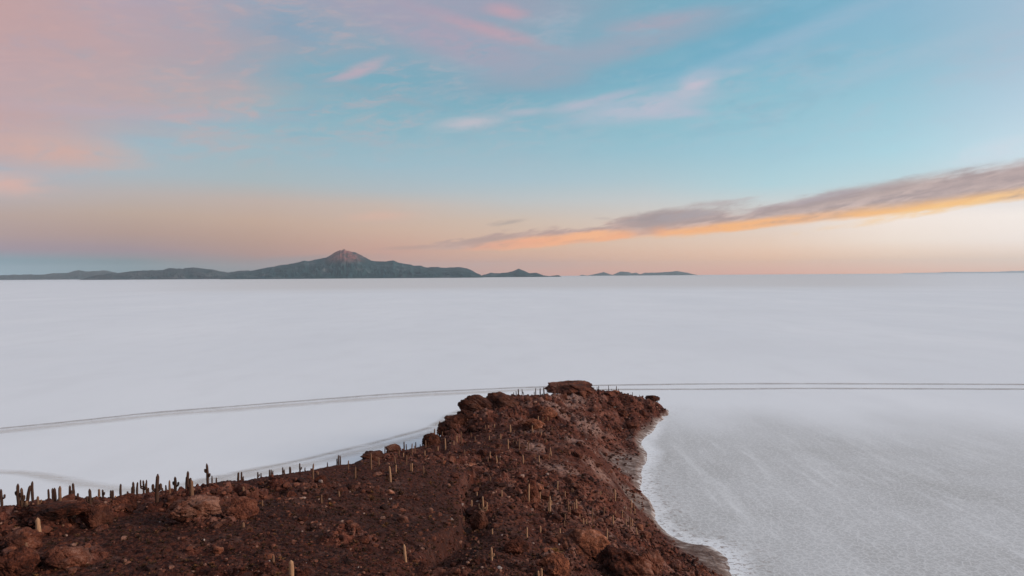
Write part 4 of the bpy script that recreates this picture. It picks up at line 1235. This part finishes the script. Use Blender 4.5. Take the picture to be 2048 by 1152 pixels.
brk = nt.mr(nt.m('ADD', nt.m('MULTIPLY', sn, 1.0), nt.m('MULTIPLY', nt.m('SUBTRACT', 1.0, t), 0.50)), 0.43, 0.60)
dens = nt.m('MULTIPLY', nt.m('MULTIPLY', dens, brk), inx)
gcol = nt.mix(nt.mr(sfine, 0.38, 0.62), S(168, 146, 144), S(206, 180, 172))
gcol = nt.mix(nt.mr(az, azv(1000, 0)[0], azv(1500, 0)[0], 0.55, 0.0), gcol, S(200, 160, 146))
sky = nt.mix(nt.m('MULTIPLY', dens, 0.92), sky, gcol)
glow = nt.m('MULTIPLY', nt.mr(tl, -0.0035, 0.0015), nt.mr(tl, 0.017, 0.002))
glow = nt.m('MULTIPLY', glow, nt.m('MULTIPLY', nt.mr(az, azv(880, 0)[0], azv(1100, 0)[0]), nt.mr(sn, 0.30, 0.5, 0.45, 1.0)))
glow = nt.m('MULTIPLY', glow, nt.mr(az, math.radians(56), math.radians(45)))
gapd = nt.m('ABSOLUTE', nt.m('SUBTRACT', az, azv(1285, 0)[0]))
glow = nt.m('MULTIPLY', glow, nt.mr(gapd, 0.004, 0.030, 0.35, 1.0))
glow = nt.m('MULTIPLY', glow, nt.mr(nt.noise(svec, 0.7, 4, 0.5), 0.38, 0.56, 0.45, 1.0))
ocol = nt.mix(nt.mr(az, azv(1100, 0)[0], azv(2048, 0)[0]), S(255, 174, 120), S(255, 196, 120))
sky = nt.mix(nt.m('MULTIPLY', glow, 0.92), sky, ocol)
for b_ in [(1350, 434, 120, 15, 8, (170, 150, 148), .85), (1700, 392, 170, 14, 10, (176, 156, 152), .7), (1950, 365, 150, 18, 11, (178, 158, 156), .7), (1100, 482, 130, 11, 5, (255, 182, 132), .95), (1190, 470, 60, 9, 5, (255, 186, 134), .9), (1010, 491, 90, 8, 5, (246, 172, 134), .85), (1250, 455, 60, 5, -14, (214, 176, 160), .5), (1480, 452, 160, 8, 6, (255, 186, 118), .9), (1900, 412, 180, 8, 9, (255, 206, 136), .8), (1300, 437, 80, 11, 8, (164, 148, 148), .9), (1390, 428, 60, 8, 6, (172, 162, 166), .7), (1020, 444, 34, 4, 6, (178, 160, 152), .7), (1205, 437, 22, 3, 0, (186, 170, 165), .5), (1430, 408, 70, 3, 8, (190, 180, 180), .6),
           (960, 480, 80, 6, 7, (180, 150, 140), .8), (840, 494, 80, 4, 3, (188, 150, 138), .7), (1640, 398, 110, 7, 9, (172, 158, 164), .8)]:
    blob(*b_[:5], b_[5], b_[6], sfine)
# below the horizon: salt-coloured
sky = nt.mix(nt.mr(v, -0.004, -0.02), sky, S(180, 182, 188))
# physically based part of the sky
ns = nt.node('ShaderNodeTexSky', sky_type='NISHITA', sun_disc=False)
ns.sun_elevation = SUN_EL; ns.sun_rotation = SUN_AZ
ns.altitude = 3600
bg1 = nt.node('ShaderNodeBackground'); nt.put(bg1.inputs[0], ns.outputs[0]); bg1.inputs[1].default_value = 0.05
bg2 = nt.node('ShaderNodeBackground'); nt.put(bg2.inputs[0], sky); bg2.inputs[1].default_value = 1.05
mx = nt.node('ShaderNodeMixShader'); mx.inputs[0].default_value = 0.93
nt.l.new(bg1.outputs[0], mx.inputs[1]); nt.l.new(bg2.outputs[0], mx.inputs[2]); nt.l.new(mx.outputs[0], out.inputs[0])
w.cycles.sampling_method = 'MANUAL'; w.cycles.sample_map_resolution = 512

# ------------------------------------------------------------------ sun
L = bpy.data.lights.new('sun', 'SUN'); L.energy = 3.2; L.angle = math.radians(20); L.color = (1.0, .84, .70)
so = link(bpy.data.objects.new('sun', L))
from mathutils import Vector
sd = Vector((math.sin(SUN_AZ) * math.cos(SUN_EL), math.cos(SUN_AZ) * math.cos(SUN_EL), math.sin(SUN_EL)))
so.rotation_euler = sd.to_track_quat('Z', 'Y').to_euler(); so.location = (300, 100, 300)

# ------------------------------------------------------------------ camera
cam = bpy.data.cameras.new('camera'); co = link(bpy.data.objects.new('camera', cam)); scene.camera = co
cam.sensor_width = 36; cam.lens = 36 * F / 2048; cam.clip_start = 0.5; cam.clip_end = 400000
from mathutils import Matrix
mt = Matrix(((RIGHT[0], UP[0], -FWD[0]), (RIGHT[1], UP[1], -FWD[1]), (RIGHT[2], UP[2], -FWD[2])))
co.matrix_world = Matrix.Translation((0, 0, CAMZ)) @ mt.to_4x4()

scene.view_settings.view_transform = 'Standard'; scene.view_settings.look = 'None'
scene.view_settings.exposure = 0; scene.view_settings.gamma = 1
scene.cycles.volume_bounces = 0
scene.cycles.max_bounces = 5; scene.cycles.diffuse_bounces = 3
scene.cycles.use_denoising = True
print('done', round(time.time() - T0, 1))
